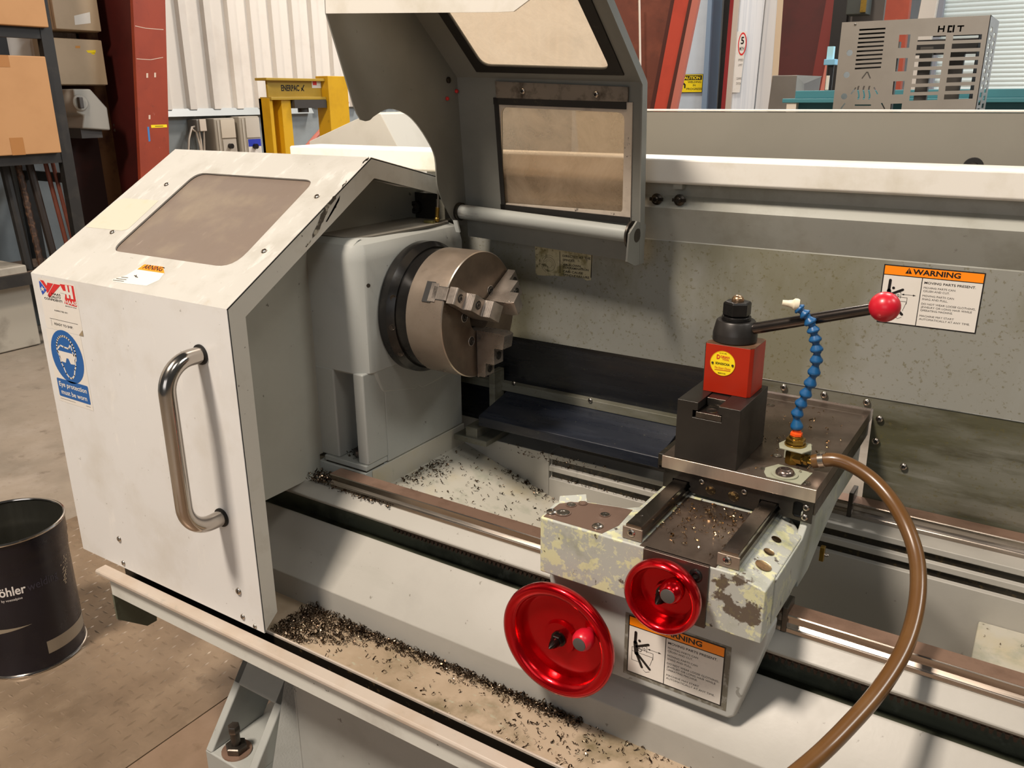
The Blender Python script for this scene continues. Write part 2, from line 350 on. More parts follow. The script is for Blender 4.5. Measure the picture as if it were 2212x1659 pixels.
# ------------------------------------------------------------------ bed
bed = thing('lathe_bed', (0.35, 0, 0), 'long grey cast lathe bed with two bright slide rails, bolted to the plated floor', 'lathe bed')
XL, XR = -0.62, 1.75
m = MB()
m.prism([(-.2365, .75), (-.2575, .7282), (-.2575, .7265), (-.250, .7175), (-.205, .716), (-.205, .652), (-.232, .652), (-.234, .6645), (-.2385, .662), (-.317, .570), (-.317, .40), (-.17, .36), (-.17, .75)], 'x', XL, XR)
m.prism([(.15, .75), (.15, .40), (.27, .40), (.27, .75)], 'x', XL, .075)
m.prism([(.15, .75), (.15, .738), (.158, .736), (.158, .722), (.15, .720), (.15, .708), (.158, .706), (.158, .692), (.15, .69), (.15, .40), (.27, .40), (.27, .75)], 'x', .075, XR)
m.build('bed_casting', bedgrey, bed, bevel=.0025)
MB().prism([(-.2055, .7155), (-.2055, .6525), (-.2315, .6525), (-.2312, .653), (-.2062, .6535), (-.2062, .7155)], 'x', XL, XR).build('groove_face', green, bed)
m = MB()
for z0, z1 in ((.7225, .7355), (.6925, .7055)): m.box(.08, XR, .1570, .1582, z0, z1)
m.build('oil_groove', dirt, bed)
m = MB()                                                   # cross webs: sloping chip chute and right hand platform
m.prism([(-.156, .7255), (.60, .476), (.60, .42), (-.60, .42), (-.60, .775), (-.156, .775)], 'y', -.17, .15)
m.build('chip_chute', bedfloor, bed, bevel=.002)
MB().box(.942, XR, -.17, .15, .60, .635).build('platform', bedfloor, bed, bevel=.003)
MB().box(.60, .942, -.17, .15, .40, .42).build('web', greyside, bed)
def rail(y0, y1, x0, x1):
    c = (y0+y1)/2; w = (y1-y0)/2
    P = [(c-w, .7505), (c-w, .757), (c-w*.93, .7585), (c-w, .760), (c-w*.72, .7645), (c-w*.72, .7715), (c-w, .7745), (c-w, .7785), (c-w*.92, .780)]
    P = P+[(2*c-a, b) for a, b in reversed(P)]
    r = MB().prism(P, 'x', x0, x1).build('linear_rail', steelb, bed)
    # heat browned rail top
    MB().box(x0+.0005, x1, c-w*.9, c+w*.9, .7800, .7804).build('rail_top_strip', rustrail, r)
    return r
rail(-.234, -.200, -.214, XR); rail(.1925, .229, .08, XR)
m = MB(); m.box(-.05, XR, -.240, -.2225, .708, .7165); n = int(1.75/.00942)
for i in range(n):
    x = -.048+i*.00942; m.prism([(x, .709), (x+.0018, .7), (x+.005, .7), (x+.0068, .709)], 'y', -.240, -.2225)
m.build('gear_rack', mat('rack_brown', '#40332a', .5, metal=.5, layers=[('#2a211a', 40, .45, .6, .7)]), bed)
# end pedestal: splayed foot with a pocket and an anchor bolt
m = MB()
A = lambda x, z: (x, -.3286-(.2685-z)*.787, z)             # sloping front plane
def slab(x0, x1, z0, z1, back):
    a = [Vector(A(x0, z0)), Vector(A(x1, z0)), Vector(A(x1, z1)), Vector(A(x0, z1))]
    m.hexa(a, [p+Vector((0, back, 0)) for p in a])
slab(-.460, -.4385, .125, .40, .15); slab(-.3265, -.304, .125, .40, .15); slab(-.460, -.304, .2445, .40, .15)
m.box(-.4385, -.3265, -.262, -.12, .10, .40); m.box(-.460, -.304, -.4415, -.12, 0.0002, .1265)
m.build('foot', greycast, bed, bevel=.004)
m = MB(); m.hexa([(-.304, -.20, .44), (-.245, -.355, .44), (-.245, -.355, 0), (-.304, -.43, 0)], [(-.304, -.12, .44), (-.20, -.12, .44), (-.20, -.12, 0), (-.304, -.12, 0)])
m.box(-.245, .70, -.355, .24, 0, .44)
m.build('pedestal', greycast, bed, bevel=.004)
o = W(512, 1622, z=.1268); m = MB(); m.hexn(o, FZ, .024, .004, .020, 0); m.cyl(o, FZ, .0105, 0, .058, 14, 0); m.hexn(o, FZ, .0135, .052, .070, 0)
m.build('anchor_bolt', steeldk, bed)
MB().cyl(o, FZ, .033, 0, .004).build('washer', rustrail, bed)

# ------------------------------------------------------------------ chip tray
tray = thing('chip_tray', (0.35, -.40, .46), 'long shallow grey metal chip tray along the front of the lathe, stained inside', 'chip tray')
MB().box(-.672, XR, -.431, -.317, .508, .515).build('tray_floor', olive, tray)
m = MB(); m.box(-.672, XR, -.4315, -.4275, .485, .5235); m.build('inner_lip', traylip, tray, bevel=.001)
m = MB(); m.box(-.672, XR, -.4535, -.4315, .484, .488); m.box(-.672, XR, -.4322, -.4316, .488, .519); m.box(-.672, XR, -.4534, -.4526, .488, .508); m.build('door_track', mat('track_gap_shade', '#1a1611', .35, layers=[('#4b3d28', 60, .62, .7, .8)]), tray)  # shade of the door gap put into the black track and side strips
MB().prism([(-.4535, .524), (-.4765, .5235), (-.4795, .520), (-.4795, .514), (-.476, .5115), (-.463, .511), (-.4535, .506)], 'x', -.708, XR).build('outer_lip', traylip, tray, bevel=.0012)
m = MB(); m.prism([(-.466, .463), (-.466, .512), (-.4537, .512), (-.4537, .4835), (-.3172, .4835), (-.3172, .463)], 'x', -.680, XR)
m.build('front_face', trayface, tray, bevel=.001)
m = MB(); m.prism([(-.4655, .463), (-.4655, .40), (-.400, .345), (-.375, .345), (-.36, .463)], 'x', -.682, -.676); m.build('end_gusset', mat('gusset_green', '#5a5d4d', .6, layers=[('#3a3a2c', 20, .5, .65, .7)]), tray)

# ------------------------------------------------------------------ headstock
hs = thing('headstock', (-.33, 0, .775), 'grey cast lathe headstock with chamfered corners holding the chuck', 'headstock')
def headring(z, d):     # plan outline, inset d
    return [(-.60, -.18+d, z), (-.182, -.18+d, z), (-.172+0*d, -.177+d, z), (-.1535-d, -.163+d*.6, z), (-.15-d, -.155+d*.6, z), (-.15-d, .15-d, z), (-.165-d, .168-d, z), (-.60, .175-d, z)]
m = MB(); rg = []
for z, d in ((.972, .032), (.978, .008), (.984, 0), (1.205, 0), (1.222, .003), (1.236, .010), (1.243, .020), (1.246, .034)): rg.append(headring(z, d))
m.loft(rg); m.build('casting', greycast, hs, ang=28)
m = MB()
m.prism([(-.60, .975), (-.60, -.12), ], 'z', 0, 0) if False else None
m.box(-.60, -.1565, -.12, .145, .776, .985); m.box(-.184, -.1565, -.181, -.118, .79, .985); m.box(-.60, -.236, -.181, -.118, .79, .985)
m.build('pedestal', greycast, hs, bevel=.004)
# underside flare towards the pedestal
m = MB(); m.hexa([(-.15, -.155, 1.02), (-.15, .15, 1.02), (-.15, .13, .915), (-.1565, .0, .90)], [(-.30, -.155, 1.02), (-.30, .15, 1.02), (-.30, .13, .915), (-.30, .0, .90)])
m.hexa([(-.15, -.160, 1.0), (-.15, .12, 1.0), (-.1555, -.02, .905), (-.1555, -.128, .93)], [(-.22, -.160, 1.0), (-.22, .12, 1.0), (-.22, -.02, .905), (-.22, -.128, .93)])
m.build('nose_fillet', greycast, hs, bevel=.008)
m = MB(); m.box(-.275, -.158, -.186, -.12, .779, .7905); m.build('foot_flange', greycast, hs, bevel=.002)
MB().box(-.272, -.160, -.1845, -.13, .7755, .779).build('foot_shim', dirt, hs)
MB().box(-.29, -.158, -.190, -.12, .7505, .7758).build('foot_pad', grey, hs, bevel=.002)
m = MB(); m.hexn((-.205, -.148, .7905), FZ, .017, 0, .016, 0); m.cyl((-.205, -.148, .79), FZ, .008, .014, .022, 12, 0); m.build('hold_down_bolt', steeldk, hs)
m = MB(); m.plate(Frame((-.60, -.15, 1.247), FX, (0, 1, 0)), rquad([(0, 0), (.40, 0), (.425, .03), (.435, .20), (.43, .29), (0, .29)], .02), (), .004); m.build('top_cover', mat('lid_grey', '#87837a', .4, layers=[('#665f55', 9, .45, .7, .6)]), hs)
MB().cyl((-.1505, -.155, 1.16), (1, -.6, 0), .004, .0, .001, 12).build('plug', steeldk, hs)

# headstock sheet cover with its flat grey right side
hc = thing('headstock_cover', (-.6, 0, .78), 'flat grey sheet metal side cover between sliding door and headstock', 'cover')
m = MB(); m.prism([(-.43, .747), (-.43, 1.145), (-.07, 1.362), (.10, 1.318), (.22, 1.30), (.22, .79), (-.19, .79), (-.19, .752), (-.25, .747)], 'x', -.289, -.285)
m.build('side_panel', greyside, hc)
m = MB(); m.box(-.80, -.289, -.43, -.427, .60, 1.145); m.build('front_panel', greyside, hc)
m = MB(); m.hexa([(-.80, -.43, 1.145), (-.289, -.43, 1.145), (-.289, -.07, 1.362), (-.80, -.07, 1.362)], [(-.80, -.43, 1.141), (-.289, -.43, 1.141), (-.289, -.07, 1.358), (-.80, -.07, 1.358)])
m.hexa([(-.80, -.07, 1.362), (-.289, -.07, 1.362), (-.289, .22, 1.30), (-.80, .22, 1.30)], [(-.80, -.07, 1.358), (-.289, -.07, 1.358), (-.289, .22, 1.296), (-.80, .22, 1.296)])
m.build('roof_panel', greyside, hc)

# ------------------------------------------------------------------ splash guard (back of the machine)
sg = thing('splash_guard', (.5, .24, .8), 'grimy grey metal splash guard behind the lathe bed with white top beam', 'splash guard')
X0, X1 = -.72, 1.75
m = MB(); m.prism([(.190, 1.387), (.190, 1.347), (.194, 1.343), (.300, 1.343), (.300, 1.389), (.194, 1.389)], 'x', -.705, X1); m.build('top_beam', beamw, sg, bevel=.0025)
m = MB()        # folded back sheet: shadow strip, lit ridge, return, main face
prof = [(.225, 1.344), (.225, 1.318), (.219, 1.312), (.205, 1.296), (.207, 1.291), (.236, 1.230), (.235, 1.226)]
m.prism(prof+[(a+.003, b) for a, b in reversed(prof)], 'x', -.30, X1); m.build('ridge', ridge, sg, ang=20)
fr = fronty(0, .235, 0)
m = MB(); m.plate(fr, [(-.30, .978), (X1, .978), (X1, 1.228), (-.30, 1.228)], (), .003); m.build('main_panel', splash, sg)
m = MB(); m.plate(fronty(0, .238, 0), [(.46, .78), (.46, .9755), (X1, .9755), (X1, .765), (.715, .765), (.713, .9535), (.468, .9535), (.468, .78)], (), .003); m.build('lower_panel', splashlow, sg)
m = MB(); m.plate(fronty(0, .2425, 0), [(-.60, .70), (.46, .70), (.46, .978), (-.60, .978)], (), .002); m.build('black_panel', blackg, sg)
m = MB(); m.box(-.28, .46, .222, .2424, .846, .8655); m.build('ledge', splashlow, sg, bevel=.001)
for p in ((1110, 828), (1275, 865)): socket_screw(sg, W(*p, y=.2215), (0, -1, 0), .0055, [screwm, dark])
for p in ((1693, 837), (1780, 853), (1872, 869), (1900, 905), (1892, 953), (1952, 1008)): socket_screw(sg, W(*p, y=.2345), (0, -1, 0), .0066, [screwm, dark])
for px, py in ((1419, 430), (1468, 432)):
    o = W(px, py, y=.2095); m = MB(); m.lathe([(.011, 0), (.011, .002), (.006, .003), (.0065, .009), (.004, .011)], o, (0, -1, 0), 16, 0)
    m.box(o.x-.013, o.x-.006, o.y-.006, o.y, o.z-.003, o.z+.003, 0); m.box(o.x+.006, o.x+.013, o.y-.006, o.y, o.z-.003, o.z+.003, 0)
    m.build('wing_bolt', screwd, sg)
o = W(1466, 401, y=.21); MB().box(o.x-.009, o.x+.009, .205, .224, o.z-.006, o.z+.004).build('roller_clip', ridge, sg)
# black folded cover over the rear rail, left of the cross slide
m = MB(); m.prism([(.225, .846), (.205, .841), (.112, .822), (.108, .819), (.108, .797), (.114, .797), (.118, .816), (.224, .838)], 'x', -.085, .352)
m.build('rail_cover', navy, sg, bevel=.0015)
m = MB(); m.box(-.12, -.088, .105, .23, .752, .79); m.box(-.112, -.096, .19, .232, .79, .90); m.box(-.15, -.06, .10, .20, .752, .766); m.build('cover_bracket', splashlow, sg, bevel=.002)
# rear upper guard behind the beam
m = MB(); m.hexa([(.02, .40, 1.20), (X1, .40, 1.20), (X1, .40, 1.470), (-.01, .40, 1.470)], [(.02, .404, 1.20), (X1, .404, 1.20), (X1, .404, 1.470), (-.01, .404, 1.470)])
m.build('rear_panel', greyfar, sg)
MB().box(-.01, X1, .398, .43, 1.4705, 1.4745).build('rear_panel_rim', beamw, sg, bevel=.001)  # lit look of the top edge is put into its white colour
o = W(2102, 361, y=.3995); m = MB(); m.lathe([(.0001, .0008), (.016, .0008), (.017, 0)], o, (0, -1, 0), 24, 0, caps=False); m.lathe([(.009, .001), (.008, .006), (.0045, .006), (.004, .002), (.0001, .002)], o, (0, -1, 0), 20, 1); m.build('grommet', [dark, steeldk], sg)
# warning-sign artwork shared by the two safety labels
sign_mats = [ink, orangel, paper, inkgrey]
def warning_sign(m, fr, w, h, head=True):
    e = .011*w*1.1
    m.rect(fr, 0, w, 0, h, 0, 1); hy = h*.83
    m.rect(fr, e, w-e, hy+e*.4, h-e, 1, 2); dv = w*.405
    m.rect(fr, e, dv-e*.35, e, hy-e*.4, 2, 2); m.rect(fr, dv+e*.35, w-e, e, hy-e*.4, 2, 2)
    ch = h*.085; cy = hy+(h-hy)*.27
    m.txt(fr, 'WARNING', w*.30, cy, ch, 0, w*.47, 'l', .028, 3)
    m.art(fr, [(w*.225, cy), (w*.293, cy), (w*.259, cy+ch*1.15)], 0, 3); m.limb(fr, (w*.259, cy+ch*.36), (w*.259, cy+ch*.8), w*.006, 1, 4); m.art(fr, circ(w*.259, cy+ch*.17, w*.0042, 8), 1, 4)
    t = w*.43; L = lambda s, v, ww, hh=.031, b=0., mi=3: m.txt(fr, s, t, h*v, h*hh, mi, w*ww, 'l', b, 3)
    L('MOVING PARTS PRESENT.', .735, .50, .038, .012, 0)
    for s, v, ww in (('MOVING PARTS CAN', .655, .31), ('CRUSH AND CUT.', .60, .26), ('MOVING PARTS CAN', .52, .31), ('SNAG AND PULL.', .465, .255), ('DO NOT WEAR LOOSE CLOTHING,', .385, .53), ('JEWELRY OR LONG HAIR WHILE', .33, .50), ('OPERATING MACHINE.', .275, .32), ('MACHINE MAY START', .18, .34), ('AUTOMATICALLY AT ANY TIME.', .125, .50)): L(s, v, ww)
    a = lambda x, y: (w*x, h*y)      # falling figure caught by a machine
    m.limb(fr, a(.085, .74), a(.082, .56), w*.030, 0, 4); m.limb(fr, a(.10, .50), a(.225, .60), w*.026, 0, 4)
    m.art(fr, circ(w*.128, h*.615, w*.015, 14), 0, 4); m.limb(fr, a(.085, .56), a(.10, .38), w*.045, 0, 4)
    m.limb(fr, a(.10, .38), a(.165, .17), w*.028, 0, 4); m.limb(fr, a(.11, .38), a(.25, .18), w*.028, 0, 4)
    for p, q in (((.16, .55), (.21, .55)), ((.16, .55), (.16, .47)), ((.21, .55), (.21, .45)), ((.05, .47), (.28, .47)), ((.28, .47), (.28, .36)), ((.05, .40), (.28, .40)), ((.05, .47), (.05, .24)), ((.28, .40), (.25, .24)), ((.05, .24), (.16, .24)), ((.24, .52), (.335, .52)), ((.18, .13), (.21, .10)), ((.21, .10), (.25, .13))):
        m.line(fr, a(*p), a(*q), w*.0042, 3, 3)
    m.ring(fr, a(.185, .50), w*.008, w*.012, 0, 4, 16); m.ring(fr, a(.135, .46), w*.016, w*.021, 0, 4, 20)
    m.art(fr, [a(.335, .535), a(.365, .52), a(.335, .505)], 0, 3); m.art(fr, [a(.245, .535), a(.215, .52), a(.245, .505)], 0, 3)
m = MB(); w, h = .157, .1035; tl = W(1910.6, 570.2, y=.2347)
warning_sign(m, fronty(tl.x, .2346, tl.z-h), w, h); tag(m.build('warning_label', sign_mats, sg), 'orange and white warning label on the back panel')
m = MB(); fr = fronty(0, .2345, 0); q = lambda X, Y: fr.uv(W(1140+X*.07233, 520+Y*.07233, y=.2345))      # stained label half hidden under the chuck guard
P = [q(205, 0), q(235, 560), q(235, 970), q(300, 1030), q(560, 1045), q(800, 1040), q(1000, 1060), q(1250, 1060), q(1480, 1100), q(1640, 1120), q(1760, 1190), q(1890, 1180), q(1950, 430), q(1950, -30)]
m.art(fr, P, 0, 1); a, b = q(960, 320), q(965, 960); m.line(fr, a, b, .0014, 1, 2); a, b = q(1930, 200), q(1890, 1100); m.line(fr, a, b, .002, 1, 2)
for X, Y, s, ww in ((1045, 455, 'DIRECTLY AT THE', 840), (1045, 575, 'SPINDLE.', 380), (1050, 715, 'AIR-BLOWN', 530), (1050, 800, 'CONTAMINATION', 770), (1050, 915, 'CAN CAUSE', 600), (1060, 1020, 'SPINDLE FAILURE', 780)):
    a = q(X, Y+ (10 if X else 0)); a2 = q(X+ww, Y+ww*.13); m.txt(fr, s, a[0], a[1]-.001, .0046, 1, a2[0]-a[0], 'l', .02, 2)
c = q(640, 700); m.ring(fr, c, .0150, .0156, 1, 2); m.ring(fr, c, .0195, .0200, 1, 2, 32, 60, 250); m.ring(fr, c, .0075, .0079, 1, 2); m.ring(fr, c, .0110, .0114, 1, 2, 32, -20, 160)
tag(m.build('notice_label', [paperold, ink], sg), 'oil-stained paper notice below the raised guard')

# ------------------------------------------------------------------ sliding door
dr = thing('sliding_door', (-.5, -.45, .535), 'off-white sliding lathe door with sloped window, steel pull handle and safety stickers', 'machine door')
DX0, DX1 = -.796, -.198
ff = fronty(DX0, -.45, .535); DW = DX1-DX0
B0 = Vector((0, -.45, 1.1685)); B1 = Vector((0, -.0735, 1.392)); B2 = Vector((0, .19, 1.327))
fs = Frame((DX0, B0.y, B0.z), FX, B1-B0); SL = (B1-B0).length
fb = Frame((DX0, B1.y, B1.z), FX, B2-B1); BL = (B2-B1).length
m = MB(); m.plate(ff, [(0, .0), (.07, 0), (DW-.0, 0), (DW, .001), (DW, .6335), (0, .6335)], (), .003); m.build('front_panel', white, dr)
sl = lambda px, py: fs.uv(WP(px, py, fs.o, fs.n))
win = [sl(239, 541), sl(502, 579), sl(681, 389), sl(425, 372.5)]
hole = rquad(win, [.028, .045, .028, .03], 6)
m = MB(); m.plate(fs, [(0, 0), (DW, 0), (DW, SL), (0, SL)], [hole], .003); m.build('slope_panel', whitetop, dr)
m = MB(); m.plate(fs, [(min(p[0] for p in hole)-.015, min(p[1] for p in hole)-.015), (max(p[0] for p in hole)+.015, min(p[1] for p in hole)-.015), (max(p[0] for p in hole)+.015, max(p[1] for p in hole)+.015), (min(p[0] for p in hole)-.015, max(p[1] for p in hole)+.015)], (), .004, w=-.0045); m.build('window_pane', tan, dr)
m = MB(); m.plate(fb, [(0, 0), (DW, 0), (DW, BL), (0, BL)], (), .003); m.build('back_panel', beamw, dr)
def inset(P, d):      # open polyline (y,z) moved to its right-hand side by d
    o = []
    for i, p in enumerate(P):
        p = Vector(p); n = []
        if i > 0: t = (p-Vector(P[i-1])).normalized(); n.append(Vector((t.y, -t.x)))
        if i < len(P)-1: t = (Vector(P[i+1])-p).normalized(); n.append(Vector((t.y, -t.x)))
        b = sum(n, Vector((0, 0))).normalized(); k = d/b.dot(n[0]); o.append(tuple(p+b*k))
    return o
pl = [(-.4488, .536), (-.4488, 1.168), (-.0735, 1.3907), (.19, 1.3258)]
pi = inset(pl, .036); pi[0] = (-.4145, .563)
m = MB(); m.prism(pl+list(reversed(pi)), 'x', DX1-.0025, DX1); m.prism(pl+list(reversed(pi)), 'x', DX0, DX0+.0025); m.build('edge_flange', flangew, dr)
m = MB(); fe = Frame((DX1+.0004, 0, 0), (0, 1, 0), FZ)           # chipped paint on the flange near the peak
zz = lambda X, Y: fe.uv(W(320+X*.226, 280+Y*.226, x=DX1+.0004))
r = random.Random(5)
for P in ([(1830, 585), (1770, 640), (1690, 740), (1640, 850), (1590, 960), (1565, 1035), (1605, 1005), (1650, 930), (1690, 850), (1720, 760), (1790, 660)], [(1842, 632), (1790, 740), (1740, 810), (1702, 885), (1722, 850), (1775, 760)], [(2110, 258), (2070, 290), (2030, 345), (2060, 318), (2105, 275)], [(1900, 480), (1870, 520), (1840, 560), (1862, 545), (1895, 500)], [(1560, 1050), (1520, 1090), (1500, 1120), (1530, 1100)]):
    Q = []
    for k in range(len(P)):
        a_ = Vector(P[k]); b_ = Vector(P[(k+1) % len(P)])
        for t in (0, .33, .66): c_ = a_+(b_-a_)*t; Q.append(zz(c_.x+r.uniform(-7, 7), c_.y+r.uniform(-7, 7)))
    m.art(fe, Q, 0, 1)
m.build('worn_patch', chipped, dr)
for p in ((360, 399), (243, 502), (571, 543), (685, 425)): socket_screw(dr, fs.p(*sl(*p)), fs.n, .0062, [screwm, dark])
fu = lambda px, py: ff.uv(W(px, py, y=-.45))
for p, r in (((258, 1164), .0068), ((267, 1216), .006), ((516, 1277), .0075), ((525, 1332), .006), ((551, 1353), .005)): socket_screw(dr, ff.p(*fu(*p)), ff.n, r, [screwm, dark])
# handle: bent stainless tube with black grommets
ht = W(432, 765, y=-.45); hb = W(482, 1118, y=-.45); hx = (ht.x+hb.x)/2; yo = -.526; r = .052; P = [(hx, -.449, ht.z)]
for i in range(11):
    a = PI/2*i/10; P.append((hx, yo+r-r*math.sin(a), ht.z-r+r*math.cos(a)))
for i in range(11):
    a = PI/2*i/10; P.append((hx, yo+r-r*math.cos(a), hb.z+r-r*math.sin(a)))
P.append((hx, -.449, hb.z)); hn = MB().tube(P, .0148, 20).build('handle', polish, dr)
for z in (ht.z, hb.z): MB().lathe([(.0185, .0), (.0185, .003), (.015, .004)], (hx, -.4502, z), (0, -1, 0), 24).build('grommet', dark, hn)
# quality label
m = MB(); P = [fu(*p) for p in ((78, 596), (160.5, 610), (180, 718), (90, 704.5))]
u0 = P[0][0]+.004; u1 = P[1][0]; v1 = P[0][1]-.002; v0 = P[3][1]; w = u1-u0; h = v1-v0
m.art(ff, rrect(u0, u1, v0, v1, .005, 3), 0, 1); a = lambda x, y: (u0+w*x, v0+h*y)
m.art(ff, [a(.03, .93), a(.06, .93), a(.20, .77), a(.06, .66), a(.02, .80)], 3, 2); m.art(ff, [a(.09, .845), a(.115, .80), a(.16, .80), a(.12, .775), a(.14, .73), a(.09, .76), a(.05, .73), a(.065, .775), a(.03, .80), a(.07, .80)], 0, 3)
m.art(ff, [a(.06, .955), a(.16, .955), a(.23, .86), a(.19, .80)], 2, 2); m.art(ff, [a(.26, .93), a(.42, .93), a(.24, .74), a(.20, .72), a(.19, .78)], 2, 2); m.art(ff, [a(.44, .93), a(.62, .93), a(.36, .72), a(.24, .63), a(.22, .70)], 2, 2)
m.art(ff, [a(.60, .95), a(.96, .96), a(.96, .56), a(.64, .58), a(.70, .76)], 2, 2)
m.art(ff, [a(.74, .95), a(.80, .95), a(.80, .82), a(.84, .82), a(.84, .95), a(.91, .95), a(.91, .70), a(.84, .70), a(.84, .77), a(.80, .77), a(.80, .70), a(.74, .70), a(.74, .77), a(.57, .78), a(.57, .83), a(.74, .83)], 0, 3)
m.txt(ff, 'HAAS', *a(.67, .585), h*.075, 0, w*.30, 'l', .03, 3)
for s, y, x in (('HAAS', .705, .565), ('QUALITY', .645, .565), ('CONFIDENT!', .585, .585)): m.txt(ff, s, *a(x, y), h*.042, 1, w*(.24 if s == 'HAAS' else .36 if s == 'QUALITY' else .49), 'r', .02, 2)
m.txt(ff, 'MADE IN U.S.A.', *a(.80, .525), h*.02, 1, w*.30, 'c', .01, 2); m.txt(ff, 'INSPECTED BY:', *a(.50, .385), h*.026, 1, w*.36, 'c', .01, 2)
m.line(ff, a(.14, .215), a(.90, .215), .0007, 1, 2); m.txt(ff, 'READY TO SHIP.', *a(.50, .10), h*.045, 1, w*.50, 'c', .01, 2); m.line(ff, a(.17, .20), a(.17, .07), .0005, 1, 2)
m.art(ff, [a(.88, .0), a(1, .0), a(1, .12)], 4, 3)
tag(m.build('quality_label', [paper, ink, redl, blued, mat('peel_brown', '#9a8a70', .5)], dr), 'red, white and blue inspection label')
# eye protection sign
m = MB(); P = [fu(*p) for p in ((99, 708), (174, 724.6), (203.4, 885.5), (121.5, 862))]
u0 = P[0][0]; u1 = P[1][0]; v1 = P[0][1]; v0 = P[3][1]; w = u1-u0; h = v1-v0; a = lambda x, y: (u0+w*x, v0+h*y)
m.rect(ff, u0, u1, v0, v1, 0, 1); cx, cy = a(.5, .665); R = w*.455; m.art(ff, circ(cx, cy, R, 40, R*1.0), 1, 2)
e = lambda x, y: (cx+R*x, cy+R*y)
def poly(pts, wd, mi=0, k=3):
    for i in range(len(pts)-1): m.limb(ff, e(*pts[i]), e(*pts[i+1]), R*wd, mi, k)
arc = [(.58*math.cos(math.radians(t)), .22+.56*math.sin(math.radians(t))) for t in range(-8, 190, 12)]
poly(arc, .07); poly([(-.50, .26), (-.35, .40), (-.1, .36), (.2, .34), (.34, .52), (.40, .28), (.46, .12)], .06)
poly([(-.58, .15), (-.50, -.02)], .06); poly([(.58, .15), (.55, -.05)], .06)
m.art(ff, [e(-.62, .12), e(-.60, .18), e(.60, .18), e(.62, .12), e(.50, .04), e(.44, -.22), e(.16, -.24), e(.06, -.05), e(-.06, -.05), e(-.16, -.24), e(-.44, -.22), e(-.50, .04)], 0, 3)
poly([(-.48, -.05), (-.46, -.28), (-.36, -.42), (-.26, -.66), (-.08, -.80), (.08, -.80), (.26, -.66), (.36, -.42), (.46, -.28), (.48, -.05)], .065)
m.art(ff, rrect(*[u0+w*.05, u0+w*.95, v0+h*.075, v0+h*.33], .003, 3), 1, 2)
m.txt(ff, 'Eye protection', *a(.5, .225), h*.065, 0, w*.80, 'c', .018, 3); m.txt(ff, 'must be worn', *a(.5, .115), h*.065, 0, w*.74, 'c', .018, 3)
m.txt(ff, 'SAFETY SIGN', *a(.06, .03), h*.014, 2, w*.3, 'l', 0, 2) if False else None
m.line(ff, a(.06, .042), a(.50, .042), .0006, 2, 2); m.line(ff, a(.80, .042), a(.93, .042), .0006, 2, 2)
tag(m.build('eye_protection_label', [paper, bluel, inkgrey], dr), 'blue and white eye protection sticker')
# torn warning label and tape patch on the slope
m = MB(); z = lambda X, Y: sl(40+X*.18083, 560+Y*.18083)
m.art(fs, [z(1115, 245), z(1290, 190), z(1390, 130), z(1500, 65), z(1735, 95), z(1745, 165), z(1680, 250), z(1530, 318), z(1300, 292), z(1130, 264)], 0, 1)
m.art(fs, [z(1505, 62), z(1730, 92), z(1745, 170), z(1420, 122)], 1, 2); a0 = z(1470, 118); a1 = z(1700, 150); m.txt(fs, 'ARNING', a0[0], a0[1]+.002, .011, 2, a1[0]-a0[0], 'l', .02, 3)
for X, Y, L in ((1130, 250, 130), (1170, 232, 120), (1230, 214, 80)): m.line(fs, z(X, Y), z(X+L, Y+L*.12), .0015, 3, 2)
m.line(fs, z(1385, 195), z(1425, 220), .002, 3, 2); m.line(fs, z(1400, 215), z(1410, 190), .002, 3, 2)
tag(m.build('torn_warning_label', [paper, orangel, ink, inkgrey], dr), 'torn remains of an orange warning label')
m = MB(); z = lambda X, Y: sl(X*.3015, 320+Y*.3015)
m.art(fs, [z(895, 359), z(1138, 376), z(918, 580), z(872, 592), z(612, 565), z(690, 500), z(740, 455), z(830, 380)], 0, 1); m.build('tape_patch', mat('tape_cream', '#c4bdab', .4, layers=[('#c2b593', 20, .55, .72, .5)]), dr)
# ------------------------------------------------------------------ raised chuck guard (hangs a little askew on its hinge bar)
GO = Vector((-.152, .14, 1.265)); gx = Vector((.9986, -.0384, -.0375)).normalized(); gz = (Vector(FZ)-gx*gx.z).normalized(); gy = gz.cross(gx)
G = lambda x, y, z: GO+gx*x+gy*y+gz*z
gv = lambda v: G(v[0], v[1], v[2])
cg = thing('chuck_guard', tuple(GO), 'grey box-shaped chuck guard swung up, with two hazy plastic windows', 'chuck guard')
GL = .43; P0 = Vector((.038, -.055)); P1 = Vector((-.004, .275)); P2 = Vector((-.3547, .5805))
def gframe(a, b):
    return Frame(G(0, a.x, a.y), gx, gy*(b-a).x+gz*(b-a).y)
f1 = gframe(P0, P1); H1 = (P1-P0).length; f2 = gframe(P1, P2); H2 = (P2-P1).length
g1 = lambda px, py: f1.uv(WP(px, py, f1.o, f1.n)); g2 = lambda px, py: f2.uv(WP(px, py, f2.o, f2.n))
w1 = rquad([g1(1086, 438), g1(1346, 458), g1(1351, 243), g1(1084, 231)], [.008, .008, .016, .016], 5)
m = MB(); m.plate(f1, [(0, 0), (GL, 0), (GL, H1), (0, H1)], [w1], .0025); m.build('lower_wall', guardg, cg)
w2b = [g2(1043, 140), g2(1320, 148), g2(1262, 0), g2(972, 20)]
a = w2b[0]; b = w2b[1]; T = H2-.04
w2 = rquad([a, b, (b[0]-.005, T), (a[0]-.012, T)], .02, 5)
m = MB(); m.plate(f2, [(0, 0), (GL, 0), (GL, H2), (0, H2)], [w2], .0025); m.build('upper_wall', guardg, cg)
